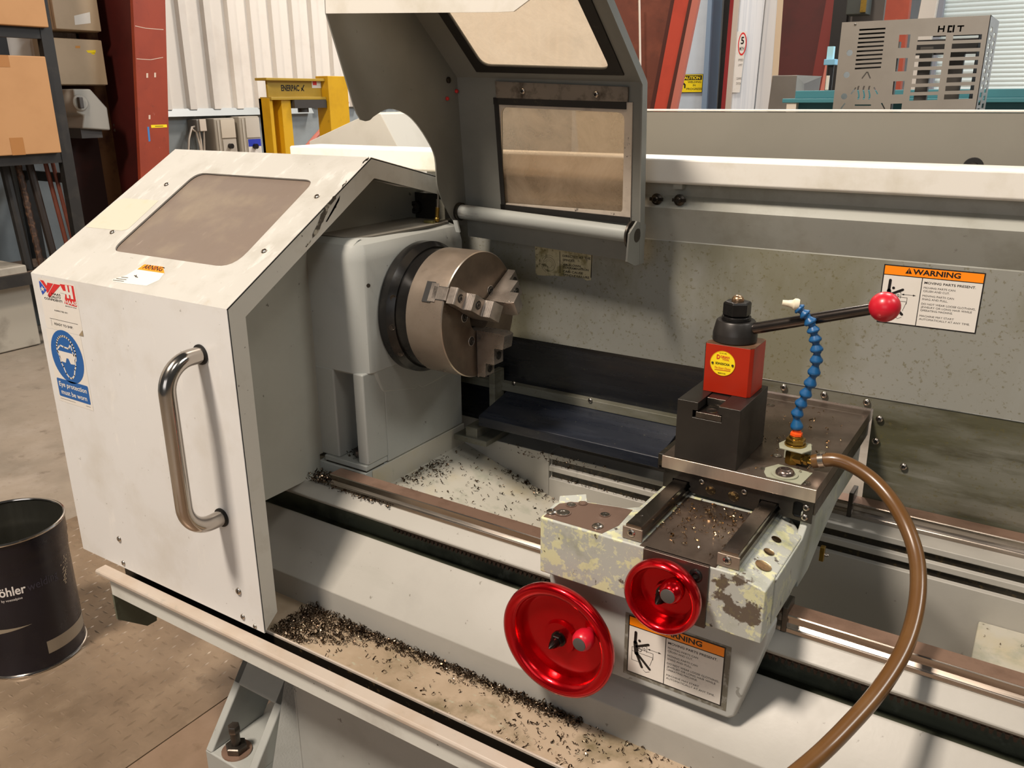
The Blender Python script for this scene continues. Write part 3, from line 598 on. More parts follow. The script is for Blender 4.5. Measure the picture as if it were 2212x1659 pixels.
m = MB(); m.plate(f1, [(min(p[0] for p in w1)-.012, min(p[1] for p in w1)-.012), (max(p[0] for p in w1)+.012, min(p[1] for p in w1)-.012), (max(p[0] for p in w1)+.012, max(p[1] for p in w1)+.01), (min(p[0] for p in w1)-.012, max(p[1] for p in w1)+.01)], (), .003, w=-.003)
tag(m.build('lower_window', pane1, cg), 'hazy brown plastic window, beam showing through')
o1 = [g1(1085, 452), g1(1363, 482), g1(1368, 221), g1(1069, 210)]
m = MB(); m.plate(f1, [(p[0], p[1]) for p in o1], [[(p[0], p[1]) for p in w1]], .003, w=.003); fm = m.build('window_frame', framew, cg)
m = MB()
def strip(fr, A, B, wd, w=.006, t=.003, mi=0):
    A = Vector(A); B = Vector(B); d = (B-A).normalized()*wd; n = Vector((-d.y, d.x)); m.plate(fr, [tuple(A), tuple(B), tuple(B+n), tuple(A+n)], (), t, mi, w)
strip(f1, o1[3]-Vector((0, .012)) if False else (o1[3][0], o1[3][1]-.013), (o1[2][0]-.012, o1[2][1]-.012), .013)
strip(f1, o1[0], (o1[1][0], o1[1][1]), .012); strip(f1, (o1[0][0]+.012, o1[0][1]), (o1[3][0]+.011, o1[3][1]), .010)
m.build('gasket', gasket, fm)
pts = [g1(1076, 212), g1(1359, 219), g1(1360, 187), g1(1073, 175)]
m = MB(); m.plate(f1, pts, (), .003, w=.006); m.build('retaining_strip', strapm, cg)
for p in ((1133, 196), (1291, 203)): socket_screw(cg, f1.p(*g1(*p), .006), f1.n, .0065, [screwm, dark])
m = MB(); m.plate(f2, [(min(p[0] for p in w2)-.012, min(p[1] for p in w2)-.012), (max(p[0] for p in w2)+.012, min(p[1] for p in w2)-.012), (max(p[0] for p in w2)+.012, T+.012), (min(p[0] for p in w2)-.012, T+.012)], (), .003, w=-.003)
tag(m.build('upper_window', pane2, cg), 'bright scuffed plastic window')
lo = min(p[1] for p in w2); x0 = min(a[0], a[0]-.012); x1 = b[0]
m = MB(); m.plate(f2, [(x0-.012, lo-.014), (x1+.022, lo-.014), (x1+.022, T+.012), (x0-.018, T+.012)], [w2], .003, w=.003); m.build('gasket', gasket, cg)
m = MB(); m.xf = gv
side = [(.036, -.035), (-.008, -.020), (-.0214, -.0077), (-.050, .030), (-.067, .064), (-.0738, .120), (-.0951, .153), (-.1295, .187), (-.1626, .207), (-.2076, .2163), (-.2453, .2046), (-.258, .1975), (-.2699, .1954), (-.282, .198), (-.290, .208), (-.2979, .2215), (-.3547, .371), (-.3547, .5805), (-.004, .275), (.030, .011)]
arc = []                       # finer round cut-out
Q = [Vector(p) for p in side[3:13]]
for i in range(len(Q)-1):
    p0 = Q[max(i-1, 0)]; p1 = Q[i]; p2 = Q[i+1]; p3 = Q[min(i+2, len(Q)-1)]
    for j in range(4):
        t = j/4; arc.append(tuple(.5*((2*p1)+(p2-p0)*t+(2*p0-5*p1+4*p2-p3)*t*t+(3*p1-p0-3*p2+p3)*t**3)))
side = side[:3]+arc+side[12:]
m.plate(Frame((0, 0, 0), (0, 1, 0), FZ), side, (), .003); m.build('side_wall', guardg, cg)
m = MB(); m.xf = gv
pr = [tuple(P0), tuple(P1), tuple(P2)]; pin = [(P0.x-.016, P0.y), (P1.x-.016, P1.y-.004), (P2.x-.009, P2.y-.014)]
m.prism(pr+list(reversed(pin)), 'x', GL-.0025, GL); m.build('edge_flange', guardg, cg)
m = MB(); m.xf = gv; m.plate(Frame((0, -.355, 0), FX, FZ), [(-.001, .3708), (.36, .3665), (.385, .367), (.43, .392), (.43, .44), (-.001, .44)], (), .003); m.build('front_lip', beamw, cg)
m = MB(); m.xf = gv; m.lathe([(.0155, .008), (.0155, .415)], (0, .004, .003), FX, 24); hb_ = m.build('hinge_bar', mat('bar_grey', '#9da09b', .35, layers=[('#57504a', (6, 30, 30), .56, .66, .7)]), cg)
m = MB(); m.xf = gv; m.lathe([(.026, .415), (.026, .419), (.019, .4195), (.019, .425), (.013, .426), (.013, .430), (.0001, .430)], (0, .004, .003), FX, 24); m.build('hinge_pin', steeldk, cg)
m = MB(); m.xf = gv; m.lathe([(.019, -.004), (.019, .008)], (0, .004, .003), FX, 20); m.build('hinge_collar', dirt, cg)
m = MB(); m.xf = gv; pe = [(-.03, -.042), (.004, -.055), (.038, -.055), (.038, .02), (.0, .03), (-.028, .01)]; m.prism(pe, 'x', .426, .4295); m.build('hinge_cheek', guardg, cg)
for (px, py), r_, mt in (((968, 173), .006, screwd), ((985, 197), .004, redl), ((965, 213), .0038, redl)):
    o = GO; n_ = gx; P = WP(px, py, G(.0005, 0, 0), gx); MB().lathe([(r_, 0), (r_, .003), (r_*.5, .005)], P, gx, 12).build('screw_end', mt, cg)
# hinge bracket, gas strut
hbk = thing('guard_hinge_bracket', (-.18, .12, 1.247), 'folded zinc bracket beside the hinge bar on top of the headstock', 'bracket')
m = MB(); o = W(935, 490, y=.11); m.box(o.x-.012, o.x+.018, .09, .15, 1.2475, 1.2505); m.box(o.x-.004, o.x+.018, .130, .133, 1.2505, 1.292); m.build('bracket_plate', mat('zinc_dull', '#8f8d80', .4, metal=.6, layers=[('#5e5642', 20, .5, .7, .6)]), hbk)
m = MB(); m.box(o.x-.002, o.x+.022, .082, .092, 1.2475, 1.2525); m.build('bracket_tab', zinc, hbk)
m = MB(); c = W(985, 488, y=.105); m.hexa([(c.x-.004, .10, c.z+.012), (c.x+.006, .10, c.z+.012), (c.x+.013, .10, c.z-.012), (c.x+.003, .10, c.z-.012)], [(c.x-.004, .104, c.z+.012), (c.x+.006, .104, c.z+.012), (c.x+.013, .104, c.z-.012), (c.x+.003, .104, c.z-.012)]); m.build('lock_tab', grey, hbk)
m = MB(); c = W(912, 452, y=.17); m.box(c.x-.03, c.x+.07, .16, .20, 1.24, 1.30); m.lathe([(.014, 0), (.014, .012), (.008, .012), (.006, .006)], (c.x-.005, .16, 1.268), (0, -1, 0), 16); m.build('pillow_block', mat('block_black', '#211d18', .45, layers=[('#443826', 40, .55, .7, .7)]), hbk)
gs = thing('gas_strut', tuple(W(946, 473, y=.10)), 'thin steel gas strut rod with brass ball joint behind the chuck', 'gas strut')
b0 = W(944, 474, y=.10); b1 = W(945.5, 450, y=.10); b2 = W(949, 372, y=.10); b3 = b2+(b2-b1)*1.2
MB().sphere(b0, .0065, 16).build('ball_joint', brass, gs); MB().tube([b0, b1+Vector((0, 0, .002))], .0044, 12).build('ferrule', brass, gs); MB().tube([b1, b3], .0022, 10).build('rod', steel, gs)

# ------------------------------------------------------------------ chuck
AX = Vector((0, 0, 1.089)); ch = thing('lathe_chuck', tuple(AX), 'round steel three-jaw lathe chuck on a black backplate', 'chuck')
def pol(r, a, x): a = math.radians(a); return Vector((x, r*math.cos(a), AX.z+r*math.sin(a)))
m = MB(); m.lathe([(.1255, -.0865), (.1265, -.0845), (.1265, -.0015)], AX, FX, 96, caps=False); m.lathe([(.1265, -.0015), (.1245, .0002)], AX, FX, 96, 2, caps=False)
m.lathe([(.1245, .0002), (.034, .0002), (.034, -.07), (.0001, -.07)], AX, FX, 96, 1, caps=False); m.build('chuck_body', [chucks, chuckf, edgebright], ch)
MB().lathe([(.10, -.115), (.1225, -.1145), (.1225, -.086), (.10, -.0855)], AX, FX, 96).build('backplate', black, ch)
MB().lathe([(.08, -.1502), (.132, -.1502), (.1355, -.147), (.1355, -.128), (.132, -.1235), (.126, -.1145), (.10, -.1140)], AX, FX, 96).build('spindle_nose', black, ch)
for a_ in (160, 186, 214): 
    m = MB(); n_ = Vector(FX); m.lathe([(.0062, -.002), (.0062, .0009), (.005, .0009), (.0045, 0), (.0001, 0)], pol(.1290, a_, -.1190), (.7, -.7, 0), 16, 0); m.build('cam_screw', steeldk, ch)
def jaw(a_):
    rd = pol(1, a_, 0)-pol(0, a_, 0); tg = Vector(FX).cross(rd)
    P = lambda r, t, x: AX+rd*r+tg*t+Vector((x, 0, 0))
    def block(m, prof, t0, t1, mi=0): m.loft([[P(r, t0, x) for r, x in prof], [P(r, t1, x) for r, x in prof]], mi)
    def slab(m, r0, r1, t0, t1, x0, x1, mi=0): block(m, [(r0, x0), (r1, x0), (r1, x1), (r0, x1)], t0, t1, mi)
    m = MB(); slab(m, .034, .1267, -.0205, .0205, -.0500, -.030, 0); slab(m, .034, .1268, -.0135, .0135, -.031, .0004, 0)
    m.build('jaw_slot_shade', dark, ch)  # dark block stands in for the shade inside the slot
    m = MB(); slab(m, .03, .1272, -.0125, .0125, -.030, .004); slab(m, .03, .1272, -.0185, .0185, -.0375, -.020); slab(m, .03, .1225, -.0075, .0075, .002, .008)
    mj = m.build('master_jaw', jawm, ch, bevel=.0006)
    m = MB()
    prof = [(.0275, .004), (.0275, .060), (.031, .0695), (.058, .0655)]
    for i in range(5): prof += [(.0600, .064-.0038*i), (.0585, .0621-.0038*i)]
    prof += [(.0600, .0445), (.0925, .0445)]
    for i in range(5): prof += [(.0945, .0440-.0038*i), (.0930, .0421-.0038*i)]
    prof += [(.0945, .0235), (.1215, .0225), (.1235, .0205), (.1235, .004)]
    block(m, prof, -.0165, .0165)
    for i in range(3): slab(m, .029+.003, .033+.0, -.0170-.0012*0, .0170, .05+.006*i, .053+.006*i)
    tj = m.build('top_jaw', jawm, mj, bevel=.0009)
    for r_, x_ in ((.108, .0228), (.0775, .0447)):
        m = MB(); m.lathe([(.0092, .0), (.0088, .0006), (.0080, .0006), (.0078, .0001)], P(r_, 0, x_), FX, 18, 0, caps=False); m.lathe([(.0079, .0003), (.0001, .0003)], P(r_, 0, x_), FX, 18, 1, caps=False)
        m.lathe([(.0058, .0004), (.0056, .0012), (.003, .0012), (.0028, .0005)], P(r_, 0, x_), FX, 14, 0, caps=False); m.build('jaw_screw', [steeldk, dark], tj)
for a_ in (150, 30, 270): jaw(a_)
for qx, qy in ((1003.5, 685.5), (1018.5, 737), (1059, 627)):
    if True:
        m = MB(); o = W(qx, qy, x=.0003); m.lathe([(.0105, 0), (.010, .0008), (.0088, .0008), (.0085, .0002)], o, FX, 20, 0, caps=False); m.lathe([(.0086, .0004), (.0001, .0004)], o, FX, 20, 1, caps=False)
        m.lathe([(.0066, .0005), (.0064, .0014), (.0034, .0014), (.003, .0006)], o, FX, 16, 2, caps=False); m.build('face_screw', [jawm, dark, steeldk], ch)
def od_socket(px, py, R, kind):
    o = None
    for i in range(200):       # hit the chuck's outer cylinder
        x = -.085+i*.0004; P = W(px, py, x=x); rr = math.hypot(P.y, P.z-AX.z)
        if rr <= .1267: o = P; break
    n_ = Vector((0, o.y, o.z-AX.z)).normalized(); o = o+n_*.0002
    m = MB(); m.lathe([(R, 0), (R*.96, .0006), (R*.74, .0006), (R*.70, 0)], o, n_, 24, 0, caps=False); m.lathe([(R*.72, .0002), (R*.60, .0002)], o, n_, 24, 1, caps=False)
    m.lathe([(R*.60, .0002), (R*.56, .001), (R*.36, .001), (R*.33, .0004)], o, n_, 4 if kind else 20, 2, caps=False); m.lathe([(R*.34, .0005), (.0001, .0005)], o, n_, 4 if kind else 6, 1, caps=False)
    m.build('key_socket' if kind else 'body_screw', [edgebright, dark, steel], ch)
od_socket(899, 690, .0165, 1); od_socket(901.5, 606, .0085, 0)

# ------------------------------------------------------------------ carriage: saddle + apron
ca = thing('carriage', (.52, -.1, .79), 'chipped grey lathe carriage on the slide rails, with two bright cross rails', 'carriage')
ZT = .886
m = MB()
m.prism([(.347, -.340), (.5215, -.340), (.5215, -.30), (.6215, -.30), (.6215, -.340), (.657, -.340), (.70, -.340), (.70, -.26), (.657, -.26), (.657, -.10), (.466, -.10), (.463, -.236), (.430, -.243), (.36, -.25), (.347, -.285)], 'z', .791, ZT) if False else None
plan = [(.347, -.340), (.660, -.340), (.660, -.05), (.464, -.05), (.461, -.225), (.445, -.240), (.372, -.256), (.353, -.262), (.341, -.287)]
m.prism(plan, 'z', .7905, ZT)
m.build('saddle', [primer], ca, bevel=.003)
m = MB()       # right shoulder sloping down, and right flank stepped over the rails
m.loft([[(.655, y, z) for y, z in ((-.340, .7905), (-.340, .8855), (-.105, .8855), (-.105, .80), (-.19, .80), (-.20, .7905))], [(.699, y, z) for y, z in ((-.340, .7905), (-.340, .8725), (-.165, .8725), (-.105, .885), (-.105, .80), (-.20, .7905))]])
m.build('shoulder', primer, ca, bevel=.002)
m = MB(); m.prism([(-.30, .80), (-.165, .80), (-.165, .787), (-.105, .787), (-.02, .815), (.06, .835), (.230, .835), (.230, .905), (-.10, .905), (-.146, .905), (-.146, .884), (-.165, .8705), (-.30, .8705)], 'x', .690, .7015); m.build('flank', rightpaint, ca, bevel=.002)
m = MB(); m.box(.464, .70, -.10, .235, .835, .905); m.build('saddle_rear', rightpaint, ca)
m = MB(); m.plate(Frame((0, 0, ZT+.0006), FX, (0, 1, 0)), [(.351, -.336), (.452, -.336), (.462, -.30), (.458, -.243), (.438, -.246), (.372, -.262), (.350, -.285)], (), .001); m.build('pad_top', padbrown, ca)
m = MB(); m.hexa([(.347, -.282, ZT), (.386, -.258, ZT), (.378, -.247, ZT+.009), (.343, -.272, ZT+.007)], [(.347, -.282, ZT-.01), (.386, -.258, ZT-.01), (.378, -.247, ZT-.01), (.343, -.272, ZT-.01)]); m.build('wiper_flap', primer, ca, bevel=.001)
for p, k in (((1192, 1106), 0), ((1216, 1107), 1), ((1234, 1090), 1), ((1259, 1087), 2), ((1307, 1111), 1), ((1291, 1137), 0)):
    o = W(*p, z=ZT+.0012)
    if k == 0: socket_screw(ca, o, FZ, .0088, [screwm, dark], h=.003)
    elif k == 1: cap_screw(ca, o, FZ, .0105 if p[0] == 1216 else .007, [padbrown, dark, steel])
    else: cap_screw(ca, o, FZ, .006, [padbrown, dirt, padbrown])
m = MB(); m.plate(Frame((0, 0, ZT+.0006), FX, (0, 1, 0)), [(.514, -.338), (.628, -.338), (.628, -.155), (.514, -.155)], (), .001); m.build('centre_top', slidetop, ca)
m = MB(); m.box(.522, .6205, -.3435, -.335, .788, ZT+.0006); fp = m.build('front_plate', plateb, ca, bevel=.001)
socket_screw(fp, W(1503, 1242, y=-.3436), (0, -1, 0), .0095, [black, dark], h=.003)
m = MB(); m.box(.49, .51, -.341, -.339, .83, ZT); m.build('crack_line', chipped, ca) if False else None
def crail(x0, x1):
    c = (x0+x1)/2; w_ = (x1-x0)/2
    P = [(c-w_, .8868), (c-w_, .8955), (c-w_*.8, .899), (c-w_*.8, .9035), (c-w_, .9065), (c-w_, .9093), (c-w_*.93, .9105)]
    P = P+[(2*c-a, b) for a, b in reversed(P)]
    r_ = MB().prism(P, 'y', -.3285, .22).build('cross_rail', mat('cross_rail_steel', '#8b8279', .24, metal=1., layers=[('#5d554d', (6, 6, 40), .45, .7, .6)], rvar=(12, .14, .32)), ca, ang=25)
    m = MB(); m.box(x0-.004, x1+.003, -.3315, -.3285, .8868, .9065); e = m.build('end_plate', mat('end_plate', '#8d7f71', .4, metal=.5, layers=[('#5d5044', 18, .5, .7, .6)]), r_, bevel=.001)
    socket_screw(e, ((x0+x1)/2-.002, -.3316, .8985), (0, -1, 0), .0062, [screwm, dark], h=.002)
    return r_
r1 = crail(.4868, .5112); crail(.6305, .6553)
MB().sphere(W(1386, 1114, z=.9108), .0028, 12, sc=(1, 1, .5)).build('plug', steeldk, r1)
for p, ry in (((1649, 1222), .011), ((1661, 1192), .0075), ((1677, 1165), .007)):      # holes full of swarf in the sloped shoulder
    o = WP(*p, Vector((.655, -.25, .8862)), Vector((.283, 0, 1)).normalized()); n_ = Vector((.283, 0, 1)).normalized()
    m = MB(); m.lathe([(ry*1.06, .0004), (ry*.95, .0002), (.0001, .0002)], o, n_, 24, 0, caps=False); q = m.build('swarf_hole', [chipb], ca)
m = MB(); o = W(1772, 1190, x=.7036); m.box(.7036, .711, o.y-.006, o.y+.004, o.z-.016, o.z+.010); q = m.build('oil_fitting', brass, ca, bevel=.001)
MB().lathe([(.003, 0), (.003, .006), (.0018, .008)], (.709, o.y+.002, o.z-.006), FX, 10).build('grease_nipple', screwm, q)
for y0, y1, z0, z1 in ((-.236, -.198, .7505, .792), (.190, .231, .7505, .80)):         # end seals running on the rails
    m = MB(); m.box(.699, .7075, y0, y1, z0, z1); sl_ = m.build('rail_wiper', steeldk, ca, bevel=.0015)
m = MB()
ap = [(.343, .7895), (.700, .7895), (.698, .765), (.664, .628), (.655, .6195), (.385, .6195), (.372, .628), (.343, .757)]
m.prism(ap, 'y', -.305, -.256); apo = m.build('apron', apron, ca, bevel=.006, seg=3)
m = MB(); fr = fronty(0, -.3052, 0); bl = W(1353.7, 1448.1, y=-.3052); w, h = .1545, .103
m.rect(fr, bl.x-.006, bl.x+w+.008, bl.z-.006, bl.z+h+.003, 0, .4); m.build('label_recess', mat('label_border', '#6b675b', .5, layers=[('#9a9a92', 60, .5, .6, .8)]), apo)  # flat darker patchy border around the label
m = MB(); warning_sign(m, fronty(bl.x, -.3054, bl.z), w, h); tag(m.build('warning_label', sign_mats, apo), 'orange and white warning label on the apron')

# ------------------------------------------------------------------ handwheels
def handwheel(c, R, kang, label, big):
    c = Vector(c); ax = Vector((0, -1, 0)); t = thing('handwheel', tuple(c), label, 'handwheel', 'red handwheels on the carriage')
    rim = R*.17 if big else R*.19; pr = []
    back = -.030 if big else -.034; k = R
    pr = [(.016, back-.006), (R*.62, back-.005), (R*.80, -.026), (R*.93, -.021), (R*.985, -.014), (R, -.007), (R*.985, -.001), (R*.93, .002), (R*.86, .0012), (R*.80, -.003), (R*.775, -.009), (R*.755, -.016), (R*.74, -.018 if not big else -.021), (R*.70, back+.010), (R*.30, back+.010), (R*.27, back+.017), (R*.16, back+.017), (.008, back+.017)]
    MB().lathe(pr, c, ax, 72).build('wheel', redanod, t, ang=50)
    hb2 = c+ax*(back+.016)
    m = MB(); m.cyl(hb2, ax, .0125, 0, .004, 20); m.hexn(hb2, ax, .0105, .003, .012); m.lathe([(.0075, .011), (.0078, .016), (.006, .022), (.0028, .029), (.0006, .032)], hb2, ax, 20); m.build('hub_nut', mat('hub_dark', '#3b3532', .25, metal=.9), t)
    a_ = math.radians(kang); ko = c+Vector((math.cos(a_), 0, math.sin(a_)))*R*(.60 if big else .52)+ax*(back+.010)
    m = MB(); s = 1.0
    kh = .72 if big else .85; m.lathe([(r0_, h_*kh) for r0_, h_ in ((.0085, 0), (.0085, .006), (.0115, .012), (.0155, .022), (.0168, .032), (.016, .042), (.0125, .050), (.0105, .052))], ko, ax, 28); kn = m.build('crank_knob', redball if big else redanod, t, ang=60)
    MB().lathe([(.0104, .051*kh), (.0104, .0518*kh+.001), (.0095, .0518*kh+.0014)], ko, ax, 24).build('end_cap', greycap, kn)
    MB().cyl(c, ax, .012, back-.055 if not big else back-.06, back+.002, 16).build('shaft', steeldk, t)
    return t
handwheel((.4009, -.383, .7043), .097, 28, 'large red handwheel low on the carriage apron, left of the small one', True)
handwheel((.5675, -.383, .8395), .0562, 50, 'small red handwheel on the front of the saddle, above the warning label', False)

# ------------------------------------------------------------------ cross slide
cs = thing('cross_slide', (.59, .03, .93), 'flat worn steel cross slide table carrying the tool post', 'cross slide')
m = MB(); m.box(.4673, .7108, -.155, .262, .9292, .950); m.build('table_plate', slidetop, cs, bevel=.0008)
m = MB(); m.box(.4673, .7108, -.1572, -.1545, .9292, .9502); m.build('front_edge', edgebright, cs, bevel=.0006)
fr = fronty(0, -.1500, 0)
def notch(x0, x1): return [(x0, .889), (x0, .9112), (x1, .9112), (x1, .9085), (x1+.0035, .903), (x1+.001, .897), (x1+.008, .8935)]
outl = [(.4685, .9292), (.4685, .893), (.4815, .893), (.4845, .898), (.4845, .9115), (.5135, .9115), (.5135, .907), (.5165, .903), (.5125, .899), (.5205, .893), (.622, .8905), (.6255, .897), (.628, .9115), (.6575, .9115), (.6575, .907), (.661, .903), (.657, .897), (.664, .8925), (.7075, .8905), (.7085, .9292)]
slot = rrect(.6785, .6935, .8965, .9225, .0055, 4)
m = MB(); m.plate(fr, outl, [slot], .003); sk = m.build('wiper_plate', mat('wiper_steel', '#45413d', .26, metal=.8, layers=[('#35312d', 10, .45, .7, .6), ('#5c574f', 16, .58, .7, .5)], rvar=(10, .18, .36)), cs)
MB().box(.668, .70, -.13, -.128, .89, .928).build('slot_back', dark, sk)
for p, r_ in (((1516, 1040), .005), ((1608, 1062), .005), ((1741.5, 1097), .0055), ((1738, 1118), .0055)): socket_screw(sk, W(*p, y=-.1500), (0, -1, 0), r_, [screwm, dark], h=.0024)
for p, r_ in (((1535, 1059), .0082), ((1585, 1072), .0092)):
    o = W(*p, y=-.1502); m = MB(); m.lathe([(r_, .0002), (r_*.9, .0006), (r_*.75, .0001), (.0001, .0001)], o, (0, -1, 0), 20, 0, caps=False); m.build('swarf_hole', [mat('hole_swarf', '#3b3022', .35, metal=.7, layers=[('#a89060', 160, .55, .62, .9)])], sk)
m = MB(); m.box(.472, .484, -.148, .24, .895, .9292); m.box(.5155, .622, -.148, .24, .912, .9292); m.box(.662, .707, -.127, .24, .895, .9292); m.build('runner', steeldk, cs)
m = MB(); m.box(.7085, .7105, -.148, .23, .905, .9285); m.build('gib_strip', steeldk, cs)
for p, r_ in (((1652, 1013), .0062), ((1679, 984), .0068), ((1740, 1043), .0065), ((1665, 875), .006)): cap_screw(cs, W(*p, z=.9502), FZ, r_, [slidetop, dark, steel])
m = MB(); o = W(1695, 1027, z=.9503); m.plate(Frame((o.x, o.y, .9512), FX, (0, 1, 0)), [(-.030, -.006), (-.022, -.020), (.030, -.021), (.034, .03), (-.02, .035), (-.033, .012)], (), .001, ); m.build('bolt_plate', bracket, cs)
m = MB(); m.cyl((o.x, o.y, .9512), FZ, .0195, 0, .0022, 28); m.build('washer', bracket, cs)
socket_screw(cs, (o.x, o.y, .9534), FZ, .0145, [mat('bolt_bronze', '#8b7b72', .22, metal=.85), dark], h=.0085)
m = MB(); m.prism([(.430, .0), ], 'x', 0, 0) if False else None
m.hexa([(.455, -.055, .93), (.484, -.035, .93), (.484, -.10, .93), (.4675, -.145, .93)], [(.459, -.05, .957), (.484, -.035, .960), (.484, -.075, .958), (.466, -.085, .957)])
sb = m.build('stop_block', mat('stop_cream', '#b9b5a2', .5, layers=[('#8b846a', 18, .5, .68, .7)]), cs, bevel=.001)
m = MB(); o = W(1416, 992, y=-.13); m.box(.4575, .4672, -.15, -.06, .928, .949); m.build('bumper', dirt, cs, bevel=.001)

# ------------------------------------------------------------------ riser block and tool post
rb = thing('riser_block', (.537, -.085, .9502), 'black square steel riser block with a T slot, on the cross slide', 'riser block')
X0r, X1r, Yr0, Yr1, ZR = .4863, .5879, -.1535, -.0166, 1.0496
def sx(f_): return X0r+(X1r-X0r)*f_
m = MB(); m.prism([(X0r, .9505), (X1r, .9505), (X1r, ZR), (sx(.655), ZR), (sx(.655), ZR-.0135), (sx(.715), ZR-.0135), (sx(.715), ZR-.0255), (sx(.255), ZR-.0255), (sx(.255), ZR-.0135), (sx(.335), ZR-.0135), (sx(.335), ZR), (X0r, ZR)], 'y', Yr0, Yr1)
m.build('block', riserm, rb, bevel=.0009)
m = MB(); m.box(sx(.30), sx(.71), Yr0+.001, Yr0+.05, ZR-.0253, ZR-.0155); m.box(sx(.345), sx(.645), Yr0+.036, Yr1-.03, ZR-.0155, ZR-.0015); tn = m.build('slot_nut', steeldk, rb, bevel=.0008)
m = MB(); m.lathe([(.0105, .0001), (.0085, .0009), (.0065, .0003), (.0001, .0003)], (sx(.50), Yr0+.017, ZR-.0154), FZ, 20, 0, caps=False); m.build('nut_hole', steeldk, tn)
tp = thing('tool_post', (.543, -.06, 1.0496), 'red square quick-change tool post with black locking nut and red ball lever', 'tool post')
zb, zt = 1.0496, 1.1306; c8 = .0045
m = MB(); P = [(.5052, -.094), (.5765, -.094), (.5814, -.0885), (.5814, -.031), (.576, -.0262), (.5125, -.0262), (.5052, -.0262), (.502, -.032), (.502, -.048), (.5085, -.055), (.5085, -.072), (.5025, -.0795), (.5025, -.088)]
P = [(.5052, -.094), (.5765, -.094), (.5814, -.0885), (.5814, -.031), (.576, -.0262), (.508, -.0262), (.4985, -.033), (.4985, -.042), (.510, -.050), (.510, -.073), (.504, -.080)]
m.prism(P, 'z', zb, zt-.001); m.build('post_body', redpost, tp, bevel=.0008)
m = MB(); m.plate(Frame((0, 0, zt), FX, (0, 1, 0)), P, (), .001); m.build('post_top', mat('post_top_brown', '#7a5b45', .4, metal=.35, layers=[('#5d4433', 14, .5, .7, .6)]), tp)
m = MB(); m.box(.5035, .5055, -.0915, -.078, zb+.001, zt-.001); m.box(.4995, .502, -.041, -.034, zb+.018, zt-.018); m.build('dovetail', steeldk, tp)
m = MB(); fr = fronty(0, -.0943, 0); c = fr.uv(W(1561, 785, y=-.0943)); R_ = .0204
m.art(fr, circ(*c, R_, 48), 0, 1); m.ring(fr, c, R_*.965, R_, 3, 2, 48)
k_ = R_
m.txt(fr, 'D', c[0]-k_*.5, c[1]+k_*.33, k_*.34, 1, k_*.26, 'l', .03, 3); m.txt(fr, 'ORIAN', c[0]-k_*.2, c[1]+k_*.45, k_*.18, 1, k_*.70, 'l', .02, 3); m.txt(fr, 'TOOL', c[0]-k_*.05, c[1]+k_*.28, k_*.13, 1, k_*.55, 'l', .02, 3)
m.txt(fr, 'SDN35CXA', c[0], c[1]-k_*.11, k_*.17, 2, k_*1.15, 'c', .02, 3); m.txt(fr, 'The Smart Choice', c[0], c[1]-k_*.45, k_*.16, 1, k_*1.30, 'c', .0, 3, shear=.25); m.line(fr, (c[0]-k_*.6, c[1]-k_*.56), (c[0]+k_*.65, c[1]-k_*.52), k_*.035, 1, 3)
m.txt(fr, 'MADE IN USA', c[0], c[1]-k_*.84, k_*.09, 2, k_*.6, 'c', .02, 3); m.txt(fr, 'U.S. PAT. APPL.', c[0], c[1]+k_*.78, k_*.07, 2, k_*.6, 'c', .02, 3)
for s in (-1, 1): m.lathe([(k_*.10, 0), (k_*.07, .0012), (.0001, .0015)], fr.p(c[0]+s*k_*.80, c[1]-k_*.05, .0006), (0, -1, 0), 12, 4)
tag(m.build('badge', [yellowl, redl, ink, mat('badge_rim', '#d9a300', .4), steeldk], tp), 'round yellow maker badge')
cx, cy = .5395, -.060
MB().lathe([(.0335, zt+.0005), (.0348, zt+.002), (.0348, zt+.0125), (.0345, zt+.014), (.0305, zt+.0325), (.029, zt+.034)], (cx, cy, 0), FZ, 48).build('collar', collarm, tp)
m = MB(); m.cyl((cx, cy, 0), FZ, .0228, zt+.034, zt+.0405, 36); m.hexn((cx, cy, 0), FZ, .0222, zt+.0405, zt+.064); m.build('lock_nut', black, tp, bevel=.0008)
m = MB(); m.cyl((cx, cy, 0), FZ, .0095, zt+.06, zt+.0665, 20); m.sphere((cx, cy, zt+.066), .0095, 20, sc=(1, 1, .85)); m.build('stud_end', mat('stud_copper', '#a98c6e', .28, metal=.9), tp)
bc = W(1911, 663, y=-.07); s0 = Vector((cx+.028, cy-.003, zt+.0235)); dr_ = (bc-s0).normalized()
lv = MB().tube([s0, bc-dr_*.012], [.0092, .0082], 20).build('lever', mat('lever_steel', '#514b47', .24, metal=.9, layers=[('#3a3532', 20, .5, .7, .5)]), tp)
m = MB(); m.sphere(bc, .0216, 32); m.build('ball_knob', redball, lv)

# ------------------------------------------------------------------ coolant nozzle and hose
cn = thing('coolant_nozzle', (.665, -.05, .95), 'blue segmented coolant hose on a brass fitting, bolted to the cross slide', 'coolant nozzle')
YC = -.078; bx = W(1719, 950, y=YC).x
m = MB(); zpl = W(1723, 962, y=YC).z
m.prism([(bx-.024, YC-.005), (bx-.018, YC-.022), (bx+.018, YC-.026), (bx+.027, YC-.006), (bx+.020, YC+.018), (bx-.016, YC+.022)], 'z', zpl-.0025, zpl)
m.box(bx-.019, bx+.022, YC+.014, YC+.017, .9505, zpl-.001); m.build('bracket', bracket, cn, bevel=.0006)
m = MB(); m.cyl((bx, YC, 0), FZ, .0165, zpl, zpl+.003, 24); m.hexn((bx, YC, 0), FZ, .0155, zpl+.003, zpl+.012); m.cyl((bx, YC, 0), FZ, .0105, zpl+.012, zpl+.016, 20); m.build('brass_nut', brass, cn, bevel=.0004)
